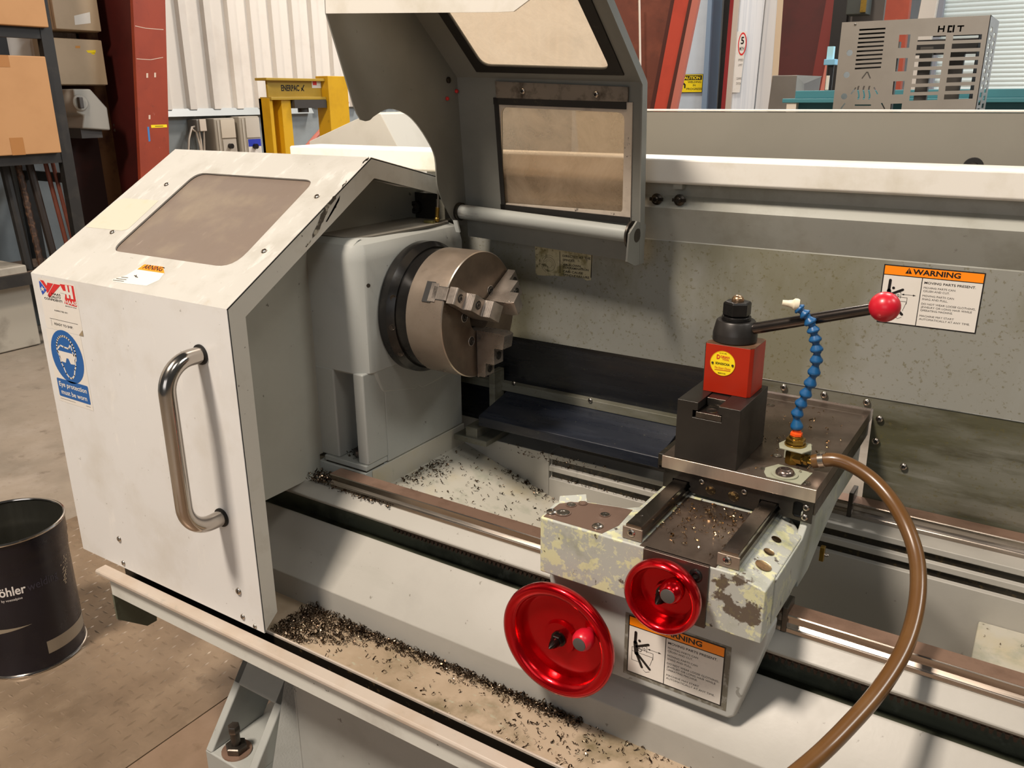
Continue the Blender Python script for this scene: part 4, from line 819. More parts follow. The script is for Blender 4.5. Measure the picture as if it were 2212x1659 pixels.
m = MB(); m.hexn((bx, YC, 0), FZ, .0095, zpl+.016, zpl+.0215); m.cyl((bx, YC, 0), FZ, .0065, zpl+.0215, zpl+.026, 16); m.build('connector', orange, cn)
m = MB(); m.cyl((bx-.003, YC, 0), FZ, .0082, zpl-.016, zpl-.002, 16); m.hexn((bx-.003, YC, 0), FZ, .0105, zpl-.032, zpl-.010)
ez = zpl-.0195; he = W(1775, 990, y=YC-.006); ed = Vector((he.x-bx, he.y-YC, 0)).normalized()
m.cyl((bx, YC, ez), ed, .0098, 0, .014, 6); m.cyl((bx, YC, ez), ed, .0062, .010, .032, 14); m.hexn((bx, YC, ez), ed, .0085, .017, .024); m.build('elbow', brass, cn)
seg = [(1718, 917), (1720.5, 898), (1728, 877), (1738, 856), (1748, 834), (1757, 810), (1763, 784), (1765, 760), (1762, 738), (1758, 718), (1753, 700), (1742, 682), (1730, 670), (1719, 659)]
SP = [W(*p, y=YC-.0005*i) for i, p in enumerate(seg)]
SP[0] = Vector((bx, YC, zpl+.026))
for i in range(len(SP)-1):
    a_ = SP[i]; b_ = SP[i+1]; L_ = (b_-a_).length; d_ = (b_-a_).normalized(); r_ = .0088 if i < 11 else .0082
    m = MB(); m.lathe([(r_*.62, 0), (r_*.98, L_*.06), (r_*1.10, L_*.22), (r_*1.05, L_*.34), (r_*.66, L_*.66), (r_*.56, L_*.82), (r_*.72, L_*.98), (r_*.70, L_*1.06)], a_, d_, 18); m.build('hose_segment', blueh, cn, ang=60)
a_ = SP[-1]+Vector((.001, 0, .001)); b_ = W(1690, 654, y=YC-.012); d_ = (b_-a_).normalized(); L_ = (b_-a_).length
m = MB(); m.lathe([(.0078, -.004), (.0090, -.001), (.0088, .003), (.0062, .006), (.0048, L_*.6), (.0042, L_), (.003, L_), (.0028, L_-.004)], a_, d_, 18); m.build('nozzle_tip', cream, cn)
hp = [(1757, 989, None), (1790, 990, None)]
ch0 = thing('coolant_hose', tuple(he), 'brown rubber coolant hose looping from the brass elbow down past the tray', 'hose')
d0 = (he-CAM).dot(fw)
path = [(1772, 990, d0), (1800, 993, d0*.995), (1840, 1006, d0*.985), (1885, 1036, d0*.97), (1925, 1080, d0*.95), (1957, 1135, d0*.925), (1978, 1195, d0*.905), (1984, 1255, d0*.885), (1978, 1320, d0*.865), (1960, 1385, d0*.845), (1930, 1445, d0*.825), (1888, 1505, d0*.805), (1835, 1565, d0*.785), (1775, 1625, d0*.765), (1710, 1680, d0*.75), (1640, 1735, d0*.735)]
HP = [PD(*p) for p in path]; HP[0] = Vector((bx, YC, ez))+ed*.030
fine = []
for i in range(len(HP)-1):
    p0 = HP[max(i-1, 0)]; p1 = HP[i]; p2 = HP[i+1]; p3 = HP[min(i+2, len(HP)-1)]
    for j in range(6):
        t = j/6; fine.append(.5*((2*p1)+(p2-p0)*t+(2*p0-5*p1+4*p2-p3)*t*t+(3*p1-p0-3*p2+p3)*t**3))
fine.append(HP[-1])
MB().tube(fine, .0108, 18).build('hose', hosem, ch0)
m = MB(); d_ = (fine[5]-fine[2]).normalized(); m.lathe([(.0113, -.0045), (.0122, -.004), (.0122, .004), (.0113, .0045)], fine[3], d_, 24); m.box(fine[3].x-.004, fine[3].x+.004, fine[3].y-.003, fine[3].y+.003, fine[3].z+.0115, fine[3].z+.0145); m.build('hose_clamp', screwm, ch0)

# ------------------------------------------------------------------ swarf: uncountable curls, one loose heap per place
def swarf(name, n, place, label, mt, size=.004, seed=1):
    r = random.Random(seed); m = MB()
    for i in range(n):
        q = place(r)
        if q is None: continue
        x, y, z = q; s = size*r.uniform(.45, 1.25); a0 = r.uniform(0, 2*PI); sp = r.uniform(1.6, 5.0); wd = s*r.uniform(.25, .5); rad = s*r.uniform(.35, .6)
        e1 = Vector((r.uniform(-1, 1), r.uniform(-1, 1), r.uniform(-.5, .5))).normalized(); e2 = e1.cross(Vector((r.uniform(-1, 1), r.uniform(-1, 1), r.uniform(-1, 1)))).normalized(); e3 = e1.cross(e2)
        vs = []; k = 5
        for j in range(k+1):
            t = a0+sp*j/k; c = (e1*math.cos(t)+e2*math.sin(t))*rad*(1+.12*j)
            for w_ in (-.5, .5): vs.append(c+e3*(wd*w_+.10*s*j))
        lo = min(v.z for v in vs)
        m.add([Vector((x, y, z-lo+.0002))+v for v in vs], [(2*j, 2*j+1, 2*j+3, 2*j+2) for j in range(k)], 0)
    o = m.build(name, mt, None, recalc=False); return tag(o, label, 'swarf', None, 'stuff')
def p_tray(r):
    k = r.random()
    if k < .46:      # heap beside the door
        x = -.21+abs(r.gauss(0, .10)); y = r.uniform(-.426, -.319)
        if x > -.02 or x < -.21 or (x+.21)*.55 > (y+.46): return None
        return (x, y, .5155+max(0, (.014*(1-(x+.21)/.2)))*r.random())
    if k < .86:      # band along the bed
        x = r.uniform(-.12, .42); return (x, -.319-abs(r.gauss(0, .010+.012*max(0, .1-x))), .5155+r.random()**2*.008)
    return (r.uniform(-.15, .75) if r.random() < .4 else r.uniform(.3, .75), r.uniform(-.426, -.319), .5155)
swarf('swarf_pile', 3600, p_tray, 'dark steel swarf curls heaped along the bottom of the chip tray', chipm, .0052, 3)
def p_bed(r):
    k = r.random()
    zc = lambda x: .7255-(x+.156)*.33
    if k < .25: x = -.150+abs(r.gauss(0, .018)); y = r.gauss(-.03, .045)
    elif k < .75: x = r.uniform(-.15, .25); y = r.uniform(-.16, .145)
    elif k < .9: x = r.uniform(-.04, .10); y = .145-abs(r.gauss(0, .01))
    else: return (r.uniform(.95, 1.3), r.uniform(-.15, .14), .6355)
    if y > .147 or y < -.165: return None
    return (x, y, zc(x)+.0008)
swarf('swarf_scatter', 650, p_bed, 'scattered steel chips on the sloping floor inside the lathe bed', chipm, .0048, 5)
def p_rail(r):
    k = r.random()
    if k < .62: return (r.gauss(-.245, .018), r.uniform(-.240, -.196), .7507+r.random()*.010)
    if k < .8: return (r.uniform(-.21, -.05), r.uniform(-.244, -.236), .7507)
    return (r.uniform(-.27, -.17), r.uniform(-.175, -.12), .791)
swarf('swarf_pile', 420, p_rail, 'small heap of dark swarf at the left end of the front slide rail', chipm, .0052, 8)
def p_sad(r):
    x = r.uniform(.515, .627); y = r.triangular(-.33, -.156, -.17)
    return (x, y, .8880)
swarf('swarf_scatter', 170, p_sad, 'bright brassy chips on the carriage between the two cross rails', chipb, .0046, 9)
def p_sl(r):
    x = r.uniform(.48, .70); y = r.uniform(-.15, .225)
    if x < .592 and y < -.012: return None
    return (x, y, .9508)
swarf('swarf_scatter', 70, p_sl, 'few bright chips lying on the cross slide behind the tool post', chipb, .0045, 10)
def p_groove(r): return (r.uniform(.085, .46), .1525, r.choice((.7225, .692))+.0005)
def p_rear(r): return (r.gauss(.10, .06), r.uniform(.107, .149), .7507)
swarf('swarf_scatter', 220, lambda r: p_rear(r) if r.random() < .35 else (r.uniform(.08, .46), r.uniform(.150, .157), r.choice((.7222, .6922))), 'dark chips caught along the rear bed ledge below the black cover', chipm, .004, 12)
swarf('swarf_scatter', 90, lambda r: (r.uniform(-.15, .30), r.uniform(-.300, -.256), None), 'x', chipm) if False else None
# ================================================================== THE WORKSHOP
conc = mat('concrete', '#96897a', .5, layers=[('#7d7366', 2.2, .42, .62, .8), ('#a3978a', 5, .52, .7, .6), ('#5e5245', 9, .62, .72, .6), ('#776858', 40, .6, .7, .5)], rvar=(4, .3, .6), bump=(60, .1, .001))
chequer = mat('chequer_plate', '#8b7863', .4, metal=.25, layers=[('#6f5e4c', 3.2, .42, .62, .8), ('#9d8a73', 7, .52, .7, .6), ('#4e4134', 16, .62, .74, .55)], rvar=(6, .28, .5))
fl = MB().box(-9, 9, -5, 13, -.05, -.004).build('floor', conc); tag(fl, kind='structure')
m = MB(); m.box(-2.02, -.7005, -1.45, .62, -.004, 0); r = random.Random(4)
# raised tread of the chequer plate, alternating directions, part of the plate itself
px_, py_ = .0365, .0365
for i in range(int(1.31/px_)):
    for j in range(int(2.05/py_)):
        x = -2.01+i*px_+.018; y = -1.44+j*py_+.018
        if x > -.715: continue
        a = 0 if (i+j) % 2 else PI/2
        u = Vector((math.cos(a), math.sin(a), 0)); v = Vector((-u.y, u.x, 0)); c = Vector((x, y, .0001)); L_, w_ = .0145, .0042
        m.add([c-u*L_, c-v*w_, c+u*L_, c+v*w_, c-u*L_*.45+Vector((0, 0, .0019)), c+u*L_*.45+Vector((0, 0, .0019))], [(0, 1, 4), (1, 5, 4), (1, 2, 5), (2, 3, 5), (3, 4, 5), (3, 0, 4)])
tag(m.build('trim_1', chequer, ang=20), kind='structure')
m = MB(); m.box(-.6965, 2.5, -2.2, .62, -.004, 0); tag(m.build('trim_2', mat('plain_plate', '#8a7460', .42, metal=.2, layers=[('#745f4a', 4, .45, .65, .7), ('#6a5540', 14, .6, .72, .6)], rvar=(6, .28, .5))), kind='structure')
clad = mat('cladding', '#dcd5cb', .4, layers=[('#c3b8ac', 3, .5, .75, .5), ('#9c8f80', 22, .68, .75, .4)])
cladline = mat('cladding_rib', '#b3a79e', .5)
blockg = mat('wall_grey', '#8b9294', .6, layers=[('#737a7c', 3, .45, .7, .6), ('#5b5f60', 30, .66, .74, .5)])
WX = -5.0
m = MB(); m.box(WX-.22, WX-.02, -4, 9.4, -.0035, 1.44, 1); prof = []; y = 3.138-.231*28
while y < 9.3:
    prof += [(WX, y+.0), (WX+.034, y+.012), (WX+.034, y+.076), (WX, y+.088)]; y += .231
prof += [(WX-.03, 9.4), (WX-.03, -4)]
m.prism(prof, 'z', 1.425, 7, 0); tag(m.build('wall_left', [clad, blockg], ang=20), kind='structure')
m = MB(); m.hexa([(WX+.02, 2.6, 1.432), (WX+.055, 2.6, 1.375), (WX+.055, 4.45, 1.375), (WX+.02, 4.45, 1.432)], [(WX-.02, 2.6, 1.432), (WX-.02, 2.6, 1.375), (WX-.02, 4.45, 1.375), (WX-.02, 4.45, 1.432)]); tag(m.build('trim_3', mat('flashing', '#9aa0a0', .4)), kind='structure')
bluewall = mat('wall_bluish', '#c3cdd6', .6, layers=[('#aab6c2', 2, .45, .7, .5)])
m = MB(); m.box(-5.2, 9, 9.4, 9.6, -.0035, 7); tag(m.build('wall_back', bluewall), kind='structure')
# leaning / tapered steelwork seen over the machine: laid out at its own distance and run down to the floor
def run(pt, pb, z0, z1):
    d = (pb-pt)/(pb.z-pt.z); return pt+d*(z0-pt.z), pt+d*(z1-pt.z)
def slabpx(m, tl, tr, bl, br, y, dep, mi=0, z0=0., z1=4.2, axis='y'):
    k = {axis: y}; a = run(W(*tl, **k), W(*bl, **k), z0, z1); b = run(W(*tr, **k), W(*br, **k), z0, z1); o = Vector((0, dep, 0)) if axis == 'y' else Vector((dep, 0, 0))
    m.hexa([a[0], b[0], b[1], a[1]], [a[0]+o, b[0]+o, b[1]+o, a[1]+o], mi)
redst = mat('red_oxide', '#93391f', .5, layers=[('#7f2e19', 5, .45, .7, .6), ('#b0685a', 24, .68, .74, .5), ('#4d2018', 12, .62, .75, .5)])
redbr = mat('red_oxide_bright', '#b8402a', .5, layers=[('#9c3422', 6, .45, .7, .5)])
redpale = mat('red_oxide_pale', '#b96a5a', .5)
reddk = mat('red_oxide_dark', '#4d1712', .55, layers=[('#33100c', 4, .45, .7, .6)])
brownst = mat('brown_oxide', '#6b3524', .5, layers=[('#8a4a33', 5, .5, .7, .6), ('#4a2418', 9, .55, .72, .5)])
co1 = thing('steel_column', (-4.6, 2.45, 0), 'red steel column against the white cladding, left of the yellow press', 'column')
m = MB(); slabpx(m, (287, 0), (357, 0), (304, 381), (367, 381), -4.4, -.03, 0, 0, 5, 'x'); m.build('front_flange', redst, co1)
m = MB(); m.box(-4.95, -4.43, 2.44, 2.46, 0, 5); m.build('web', reddk, co1)  # shade on the web is put into its dark red
m = MB(); m.box(-4.97, -4.945, 2.30, 2.60, 0, 5); m.build('back_flange', mat('flange_edge', '#6b4a2c', .5, layers=[('#3d1a12', 6, .45, .6, .8)]), co1)
for p in ((168, 93), (168, 103)): pass
for (px, py) in ((241, 132), (242, 144), (247, 195), (250, 270), (251, 281)):
    MB().cyl(W(px, py, x=-4.40-.52), (.6, -.8, 0), .011, 0, .02, 8).build('bolt', screwm, co1)
m = MB(); fr = Frame(W(325, 274, x=-4.3995), (0, 1, 0), FZ); a = fr.uv(W(326, 270, x=-4.3995)); b = fr.uv(W(361, 275, x=-4.3995)); m.rect(fr, a[0], b[0], b[1], a[1], 0, 1); m.rect(fr, a[0]+.03, b[0]-.03, (a[1]+b[1])/2-.002, (a[1]+b[1])/2+.002, 1, 2); tag(m.build('marker_strip', [yellowl, ink], co1), 'yellow marker strip')
m = MB(); fr = Frame(W(320, 290, x=-4.3995), (0, 1, 0), FZ); z = lambda px, py: fr.uv(W(px, py, x=-4.3995)); m.art(fr, [z(318, 274), z(322, 274), z(325, 305), z(321, 306)], 0, 1); m.build('chalk_mark', mat('chalk_blue', '#3d77b5', .7), co1)
m = MB()
for px, py, w_, h_ in ((318, 163, 4, 10), (335, 162, 4, 10), (323, 253, 4, 9)): m.art(fr, [z(px-w_/2, py-h_/2), z(px+w_/2, py-h_/2), z(px+w_/2, py+h_/2), z(px-w_/2, py+h_/2)], 0, 1)
for P in ([(292, 56), (315, 61), (353, 64)], [(295, 127), (325, 129), (352, 124)]):
    for i in range(2): m.line(fr, z(*P[i]), z(*P[i+1]), .004, 0, 1)
m.build('paint_mark', mat('chalk_white', '#cdb6a4', .7), co1)
# electrical enclosures
beige = mat('enclosure_beige', '#b7a184', .45, layers=[('#a38f73', 3, .5, .7, .4)])
def encl(name, x, tl, br, dep, label, mt=beige):
    a = W(*tl, x=x); b = W(*br, x=x); t = thing(name, (x-dep/2, (a.y+b.y)/2, b.z), label, 'electrical box', None)
    m = MB(); m.box(x-dep, x-.03, a.y, b.y, b.z, a.z); m.build('enclosure', mt, t, bevel=.008); m = MB(); m.box(x-.028, x, a.y+.004, b.y-.006, b.z+.004, a.z-.004); d = m.build('door', mt, t, bevel=.006)
    return t, d, a, b
t, d, a, b = encl('distribution_box', -4.72, (100, -60), (222, 70), .24, 'upper beige electrical enclosure left of the red column')
m = MB(); fr = Frame((-4.7195, a.y, b.z), (0, 1, 0), FZ); z = lambda px, py: fr.uv(W(px, py, x=-4.7195)); m.art(fr, [z(160, 34), z(194, 26), z(196, 50), z(162, 54)], 0, 1); m.build('rating_label', paper, d)
t, d, a, b = encl('distribution_box', -4.72, (112, 80), (236, 185), .24, 'lower beige electrical enclosure with a yellow warning sticker')
m = MB(); fr = Frame((-4.7195, a.y, b.z), (0, 1, 0), FZ); m.art(fr, [z(186, 109), z(207, 108), z(206, 115), z(190, 114)], 0, 1); m.art(fr, [z(197, 114), z(205, 114), z(204, 118), z(198, 117)], 0, 1); m.art(fr, [z(163, 99), z(173, 99), z(173, 104), z(163, 104)], 1, 1); m.build('warning_sticker', [yellowl, mat('sticker_orange', '#c98a3a', .5)], d)
isg = mat('isolator_grey', '#a9a59c', .45)
a = W(158, 192, x=-4.62); b = W(240, 282, x=-4.62); t = thing('isolator_switch', (-4.7, (a.y+b.y)/2, b.z), 'grey rotary isolator box under the beige enclosures', 'switch')
m = MB(); m.prism([(a.y, a.z), (b.y-.10, a.z), (b.y, a.z-.12), (b.y, b.z), (a.y+.02, b.z+.02), (a.y+.045, b.z+.10), (a.y, b.z+.12)], 'x', -4.95, -4.62); m.build('enclosure', isg, t, bevel=.012)
MB().lathe([(.052, 0), (.052, .012), (.044, .02), (.03, .02)], W(172, 222, x=-4.62), FX, 24).build('dial', isg, t); m = MB(); o = W(171, 222, x=-4.60); m.box(-4.60, -4.57, o.y-.014, o.y+.014, o.z-.035, o.z+.035); m.build('switch_knob', greycap, t, bevel=.005)
m = MB(); m.box(-4.9, -4.66, a.y+.03, a.y+.18, b.z-.045, b.z+.02); m.build('cable_gland', greycap, t)
dk = mat('dark_board', '#2a120d', .6, layers=[('#451c13', 3, .5, .7, .7)])
a = W(150, 190, x=-4.93); b = W(240, 640, x=-4.93); m = MB(); m.box(-4.96, -4.93, a.y-.06, 2.31, 0, a.z+.12); tag(m.build('backing_board', dk), 'dark red-brown backing board on the wall under the electrical boxes', 'board')
# storage rack on the left with cartons and bar ends
rs = mat('rack_black', '#1f1c19', .5, layers=[('#3a342d', 8, .5, .7, .6)]); RX = -4.40
rk = thing('storage_rack', (-4.7, .9, 0), 'black steel storage rack at the left edge holding cardboard boxes', 'rack')
yp_ = W(97, 63, x=RX).y
for y_ in (yp_, yp_-1.6):
    for x_ in (RX, -4.93): m = MB(); m.box(x_-.05, x_, y_-.03, y_+.045, 0, 2.6); m.build('post', rs, rk)
ZB = [W(50, 62, x=RX).z, W(50, 338, x=RX).z, W(50, 600, x=RX).z]
for z_ in ZB:
    m = MB(); m.box(RX-.045, RX-.004, yp_-1.6, yp_, z_-.05, z_+.02); m.build('beam', rs, rk); m = MB(); m.box(-4.94, RX-.045, yp_-1.6, yp_, z_-.02, z_+.012); m.build('shelf', mat('shelf_lit', '#6b5a4d', .6), rk)  # lighter brown of the shelf carries its lit top
for y_ in (yp_,): m = MB(); m.box(-4.93, RX-.05, y_-.01, y_+.02, 1.0, 1.06); m.build('brace', rs, rk)
cardb = mat('cardboard', '#b98a5c', .7, layers=[('#a87a4e', 3, .45, .7, .5)]); tape = mat('carton_tape', '#a6713c', .4)
def carton(name, x, y0, y1, z0, z1, dep, label, tp):
    t = thing(name, (x-dep/2, (y0+y1)/2, z0), label, 'box', 'cardboard boxes on the rack'); m = MB(); m.box(x-dep, x, y0, y1, z0, z1); m.build('carton', cardb, t, bevel=.006)
    for u0, u1, v0, v1 in tp: m = MB(); m.box(x, x+.0012, u0, u1, v0, v1); m.build('tape', tape, t)
    return t
a = W(98, 122, x=-4.36); b = W(133, 324, x=-4.36); zb_ = ZB[1]+.012
ta = W(20, 298, x=-4.36); tb = W(55, 330, x=-4.36); tc_ = W(22, 145, x=-4.36)
carton('cardboard_box', -4.36, a.y-.75, (a.y+b.y)/2, zb_, a.z, .42, 'large plain cardboard box with brown tape on the middle rack shelf', [(ta.y, tb.y, zb_, ta.z), (tc_.y-.2, tc_.y, tc_.z, a.z)])
b = W(103, 40, x=-4.36); carton('cardboard_box', -4.36, b.y-.75, b.y, ZB[0]+.012, ZB[0]+.45, .42, 'cardboard box on the top rack shelf, cut off by the picture corner', [])
rods = [((8, 352), (62, 580), .030, rs, 'thick black bar leaning leftmost in the rack'), ((38, 352), (90, 575), .022, mat('rod_rusty', '#3b2a20', .6, layers=[('#6b4c36', 40, .5, .6, .8)]), 'rough rusty threaded bar leaning in the rack'), ((62, 350), (118, 560), .024, mat('rod_dark', '#2a211b', .5), 'smooth dark pipe leaning right of the rusty threaded bar'), ((97, 348), (142, 520), .014, brownst, 'thin brown bar leaning near the right rack post'), ((112, 346), (152, 500), .012, brownst, 'thin brown bar closest to the right rack post')]
for i, (p, q, r_, mt, lb) in enumerate(rods):
    A_ = W(*p, x=-4.62+.02*i); B_ = W(*q, x=-4.56+.01*i); d_ = (B_-A_); e_ = A_+d_*((ZB[2]+.013-A_.z)/d_.z); s_ = A_-d_*.1
    m = MB(); k = 26 if i == 1 else 2; pts = [s_+(e_-s_)*j/(k-1) for j in range(k)]; m.tube(pts, [r_*(1 if j % 2 else .78) for j in range(k)] if i == 1 else r_, 10); tag(m.build('steel_bar', mt), lb, 'bar', 'bar ends leaning in the rack')
a = W(70, 640, x=-4.50); m = MB(); m.box(-4.90, -4.50, a.y-.62, a.y, 0, .52); tag(m.build('storage_crate', mat('crate_pale', '#a59d8f', .6, layers=[('#6f675b', 3, .5, .65, .7)]), bevel=.01), 'pale dusty crate on the floor under the rack', 'crate')
# switch boxes on the grey wall
swb = mat('switch_beige', '#a29a8c', .5); swl = mat('switch_lid', '#bdb6aa', .5)
def swbox(px0, px1, py0, py1, label, blue):
    x = -4.86; a = W(px0, py0, x=x); b = W(px1, py1, x=x); t = thing('switch_box', (x-.08, (a.y+b.y)/2, b.z), label, 'switch box', 'switch boxes on the grey wall')
    m = MB(); m.box(-5.02, x, a.y, b.y, b.z, a.z); m.build('enclosure', swb, t, bevel=.008)
    h = a.z-b.z; w_ = b.y-a.y; fr = Frame((x, a.y, b.z), (0, 1, 0), FZ)
    m = MB(); m.plate(fr, [(w_*.30, h*.48), (w_*.98, h*.48), (w_*.98, h*.97), (w_*.30, h*.97)], (), .004, w=.006); m.build('upper_lid', mat('lid_pale', '#c9bfae', .5) if not blue else swl, t)
    m = MB(); m.plate(fr, [(w_*.32, h*.04), (w_*.97, h*.04), (w_*.97, h*.44), (w_*.32, h*.44)], (), .004, w=.006); lp = m.build('lower_lid', swl if not blue else paper, t)
    if blue: m = MB(); m.plate(fr, [(w_*.33, h*.26), (w_*.96, h*.26), (w_*.96, h*.44), (w_*.33, h*.44)], (), .001, w=.0075); m.build('blue_band', mat('band_blue', '#2a3cae', .4), lp)
    MB().cyl(fr.p(w_*.62, h*.26, .006), FX, w_*.10, 0, .03, 14).build('rotary_knob', ink, t)
    m = MB(); m.box(x-.003, x+.006, a.y+w_*.14, a.y+w_*.20, b.z+h*.05, b.z+h*.95); m.build('hinge', swl, t)
swbox(461, 514, 256, 335, 'grey switch box with plain lids, left of the blue-banded one', False); swbox(515, 567, 252, 337, 'grey switch box with a dark blue band around its knob', True)
a = W(424, 258, x=-4.9); b = W(446, 284, x=-4.9); t = thing('wall_switch', (-4.95, (a.y+b.y)/2, b.z), 'small grey wall switch with white cables hanging below', 'switch'); m = MB(); m.box(-5.02, -4.9, a.y, b.y, b.z, a.z); m.build('switch_body', mat('switch_grey', '#8c8880', .5), t, bevel=.008)
m = MB(); o = W(437, 270, x=-4.9); m.box(-4.9, -4.89, o.y-.03, o.y+.03, o.z-.045, o.z+.045); m.build('rocker', cablew, t)
for P in ([(430, 284), (433, 300), (438, 340)], [(440, 284), (441, 300), (442, 340)], [(424, 272), (414, 275), (408, 300), (406, 345)], [(414, 278), (424, 285), (432, 318), (436, 345)]):
    MB().tube([W(*p, x=-4.93) for p in P], .008, 8).build('cable', cablew, t)
# yellow workshop press
yel = mat('press_yellow', '#cf9f16', .42, layers=[('#b4850f', 5, .45, .7, .6), ('#8a6a1c', 14, .62, .74, .6)]); yeld = mat('press_yellow_beam', '#a98a2f', .45, layers=[('#967825', 5, .45, .7, .5)])
PX = -3.9; q = lambda px, py: W(px, py, x=PX); t = thing('workshop_press', (PX, 3.5, 0), 'yellow hydraulic workshop press frame by the left wall', 'press')
y0 = q(578, 200).y; y1 = q(712, 200).y; za = q(640, 169).z; zb2 = q(640, 212).z
m = MB(); m.box(PX-.06, PX-.04, y0+.04, y1, zb2, za); m.box(PX-.12, PX+.0, y0, y1+.02, za-.018, za); m.box(PX-.12, PX+.0, y0+.03, y1+.02, zb2-.012, zb2+.008); bm_ = m.build('head_beam', yeld, t, bevel=.003)
fr = Frame((PX-.039, y0, zb2), (0, 1, 0), FZ); a = fr.uv(q(616, 196)); b = fr.uv(q(655, 196)); m = MB(); m.txt(fr, 'ENERPAC', a[0], a[1], .040, 0, b[0]-a[0], 'l', .03, 1); m.line(fr, (b[0]+.02, a[1]), (b[0]+.05, a[1]+.04), .008, 0, 1); m.line(fr, (b[0]+.02, a[1]+.02), (b[0]+.045, a[1]), .008, 0, 1); m.build('lettering', ink, bm_)
a = fr.uv(q(681, 175)); b = fr.uv(q(702, 190)); m = MB(); m.rect(fr, a[0], b[0], b[1], a[1], 0, 1); m.rect(fr, a[0]+.01, a[0]+.05, b[1]+.02, b[1]+.06, 1, 2); m.build('label', [paper, redl], bm_)
ya = q(587, 230).y; yb = q(633, 230).y; m = MB(); m.box(PX-.13, PX-.02, ya, ya+.03, .0, zb2); m.box(PX-.13, PX-.10, ya, yb, 0, zb2); m.box(PX-.13, PX-.02, yb-.09, yb, 0, zb2); m.build('leg', yel, t, bevel=.003)
ya = q(706, 230).y; yb = q(748, 230).y; m = MB(); m.box(PX-.10, PX+.03, ya, yb, 0, za+.02); m.build('leg', yel, t, bevel=.004)
m = MB(); m.box(PX-.11, PX+.01, q(634, 220).y, q(703, 220).y, zb2-.07, zb2-.012); m.cyl((PX-.05, q(664, 220).y, 0), FZ, .04, zb2-.10, zb2-.06, 16); m.build('ram_plate', mat('press_dark', '#3b3733', .5), t)
m = MB(); m.box(PX-.14, PX+.04, ya-.75, yb, .0, .06); m.box(PX-.12, PX+.02, ya-.74, ya, .55, .70); m.build('bed_beam', yel, t)
m = MB(); m.tube([W(660, 320, x=-4.6), W(702, 272, x=-4.6), W(750, 220, x=-4.6)], .02, 8); m.tube([W(660, 320, x=-4.6), W(660, 320, x=-4.6)-Vector((0, .9, 1.1))], .02, 8); tag(m.build('handrail', redpale), 'red sloping handrail pipe behind the yellow press', 'pipe')
# folded sheet hood behind the machine
HY = .42; t = thing('rear_hood', (-.75, HY, 1.2), 'pale grey folded sheet hood behind the lathe headstock', 'hood')
hp_ = [W(*p, y=HY) for p in ((668, 305), (800, 243), (822, 246), (868, 334))]; hp_ += [Vector((hp_[3].x+.1, HY, 1.2)), Vector((hp_[0].x, HY, 1.2))]
m = MB(); m.loft([hp_, [p+Vector((0, .25, 0)) for p in hp_]]); m.build('hood_shell', wedge, t, bevel=.002)
# right-hand background steelwork and doorway, seven metres off
def bar(name, label, cat, tl, tr, bl, br, y, dep, mt, grp=None, z1=4.0):
    m = MB(); slabpx(m, tl, tr, bl, br, y, dep, 0, 0., z1); return tag(m.build(name, mt, bevel=.004), label, cat, grp)
YB = 6.4
t = thing('steel_column', W(1440, 237, y=YB), 'rusty red tapered column directly right of the raised guard', 'column'); t.location.z = 0
m = MB(); slabpx(m, (1300, 0), (1460, 0), (1300, 234), (1415, 234), YB+.14, .02); m.build('web', brownst, t)
m = MB(); slabpx(m, (1457, 0), (1495, 0), (1413, 234), (1448, 234), YB+.0, .03); m.build('flange', redbr, t)
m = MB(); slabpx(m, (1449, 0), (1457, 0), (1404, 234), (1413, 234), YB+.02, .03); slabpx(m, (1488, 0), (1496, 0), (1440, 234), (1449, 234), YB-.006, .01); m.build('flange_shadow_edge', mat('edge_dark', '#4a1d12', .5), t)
m = MB(); slabpx(m, (1495, 0), (1509, 0), (1448, 234), (1461, 234), YB-.01, .05); m.build('flange_edge', redpale, t)
MB().tube([W(1381, 0, y=YB-.1), W(1383, 130, y=YB-.1), W(1382, 300, y=YB-.1)], .010, 8).build('cable', cablew, t)
YW = 7.6
m = MB(); slabpx(m, (1440, 0), (1531, 0), (1400, 234), (1517, 234), YW, .15, 0, 0, 5); tag(m.build('wall_right', bluewall), kind='structure')
m = MB(); slabpx(m, (1529, 0), (1538, 0), (1515, 234), (1526, 234), YW-.05, .3, 0, 0, 5); tag(m.build('trim_4', mat('jamb_blue', '#7f93a8', .6)), kind='structure')
m = MB(); slabpx(m, (1536, 0), (1580, 0), (1524, 234), (1562, 234), YW+.6, .1, 0, 0, 5); tag(m.build('wall_right_recess', mat('opening_shade', '#2a231d', .7, layers=[('#40362c', 2, .5, .7, .6)])), kind='structure')  # dark-coloured sheet stands in for the unlit opening
m = MB(); slabpx(m, (1552, 60), (1557, 60), (1542, 234), (1546, 234), YW+.45, .05, 0, 0, 2.6); tag(m.build('conduit', mat('conduit_grey', '#6e675e', .5)), 'thin grey conduit inside the dark doorway', 'pipe')
bar('door_post', 'dark red door post beside the dark doorway', 'post', (1577, 0), (1586, 0), (1557, 234), (1567, 234), YW-.1, .2, mat('post_red', '#8f2426', .5))
bar('door_post', 'beige door post next to the speed limit sign', 'post', (1585, 0), (1597, 0), (1566, 234), (1578, 234), YW-.15, .2, mat('post_beige', '#b3a698', .5))
wt = mat('panel_white', '#dde0e2', .45, layers=[('#c6ccd2', (40, 40, .5), .5, .6, .6)])
m = MB(); slabpx(m, (1596, 0), (1652, 0), (1577, 234), (1628, 234), YW-.12, .06, 0, 0, 5); slabpx(m, (1654, 0), (1680, 0), (1631, 234), (1664, 234), YW-.10, .06, 0, 0, 5); tag(m.build('door_1', wt), kind='structure')
bar('door_post', 'tan post right of the white ribbed door', 'post', (1679, 0), (1693, 0), (1662, 234), (1680, 234), YW-.2, .2, mat('post_tan', '#c3ad90', .5))
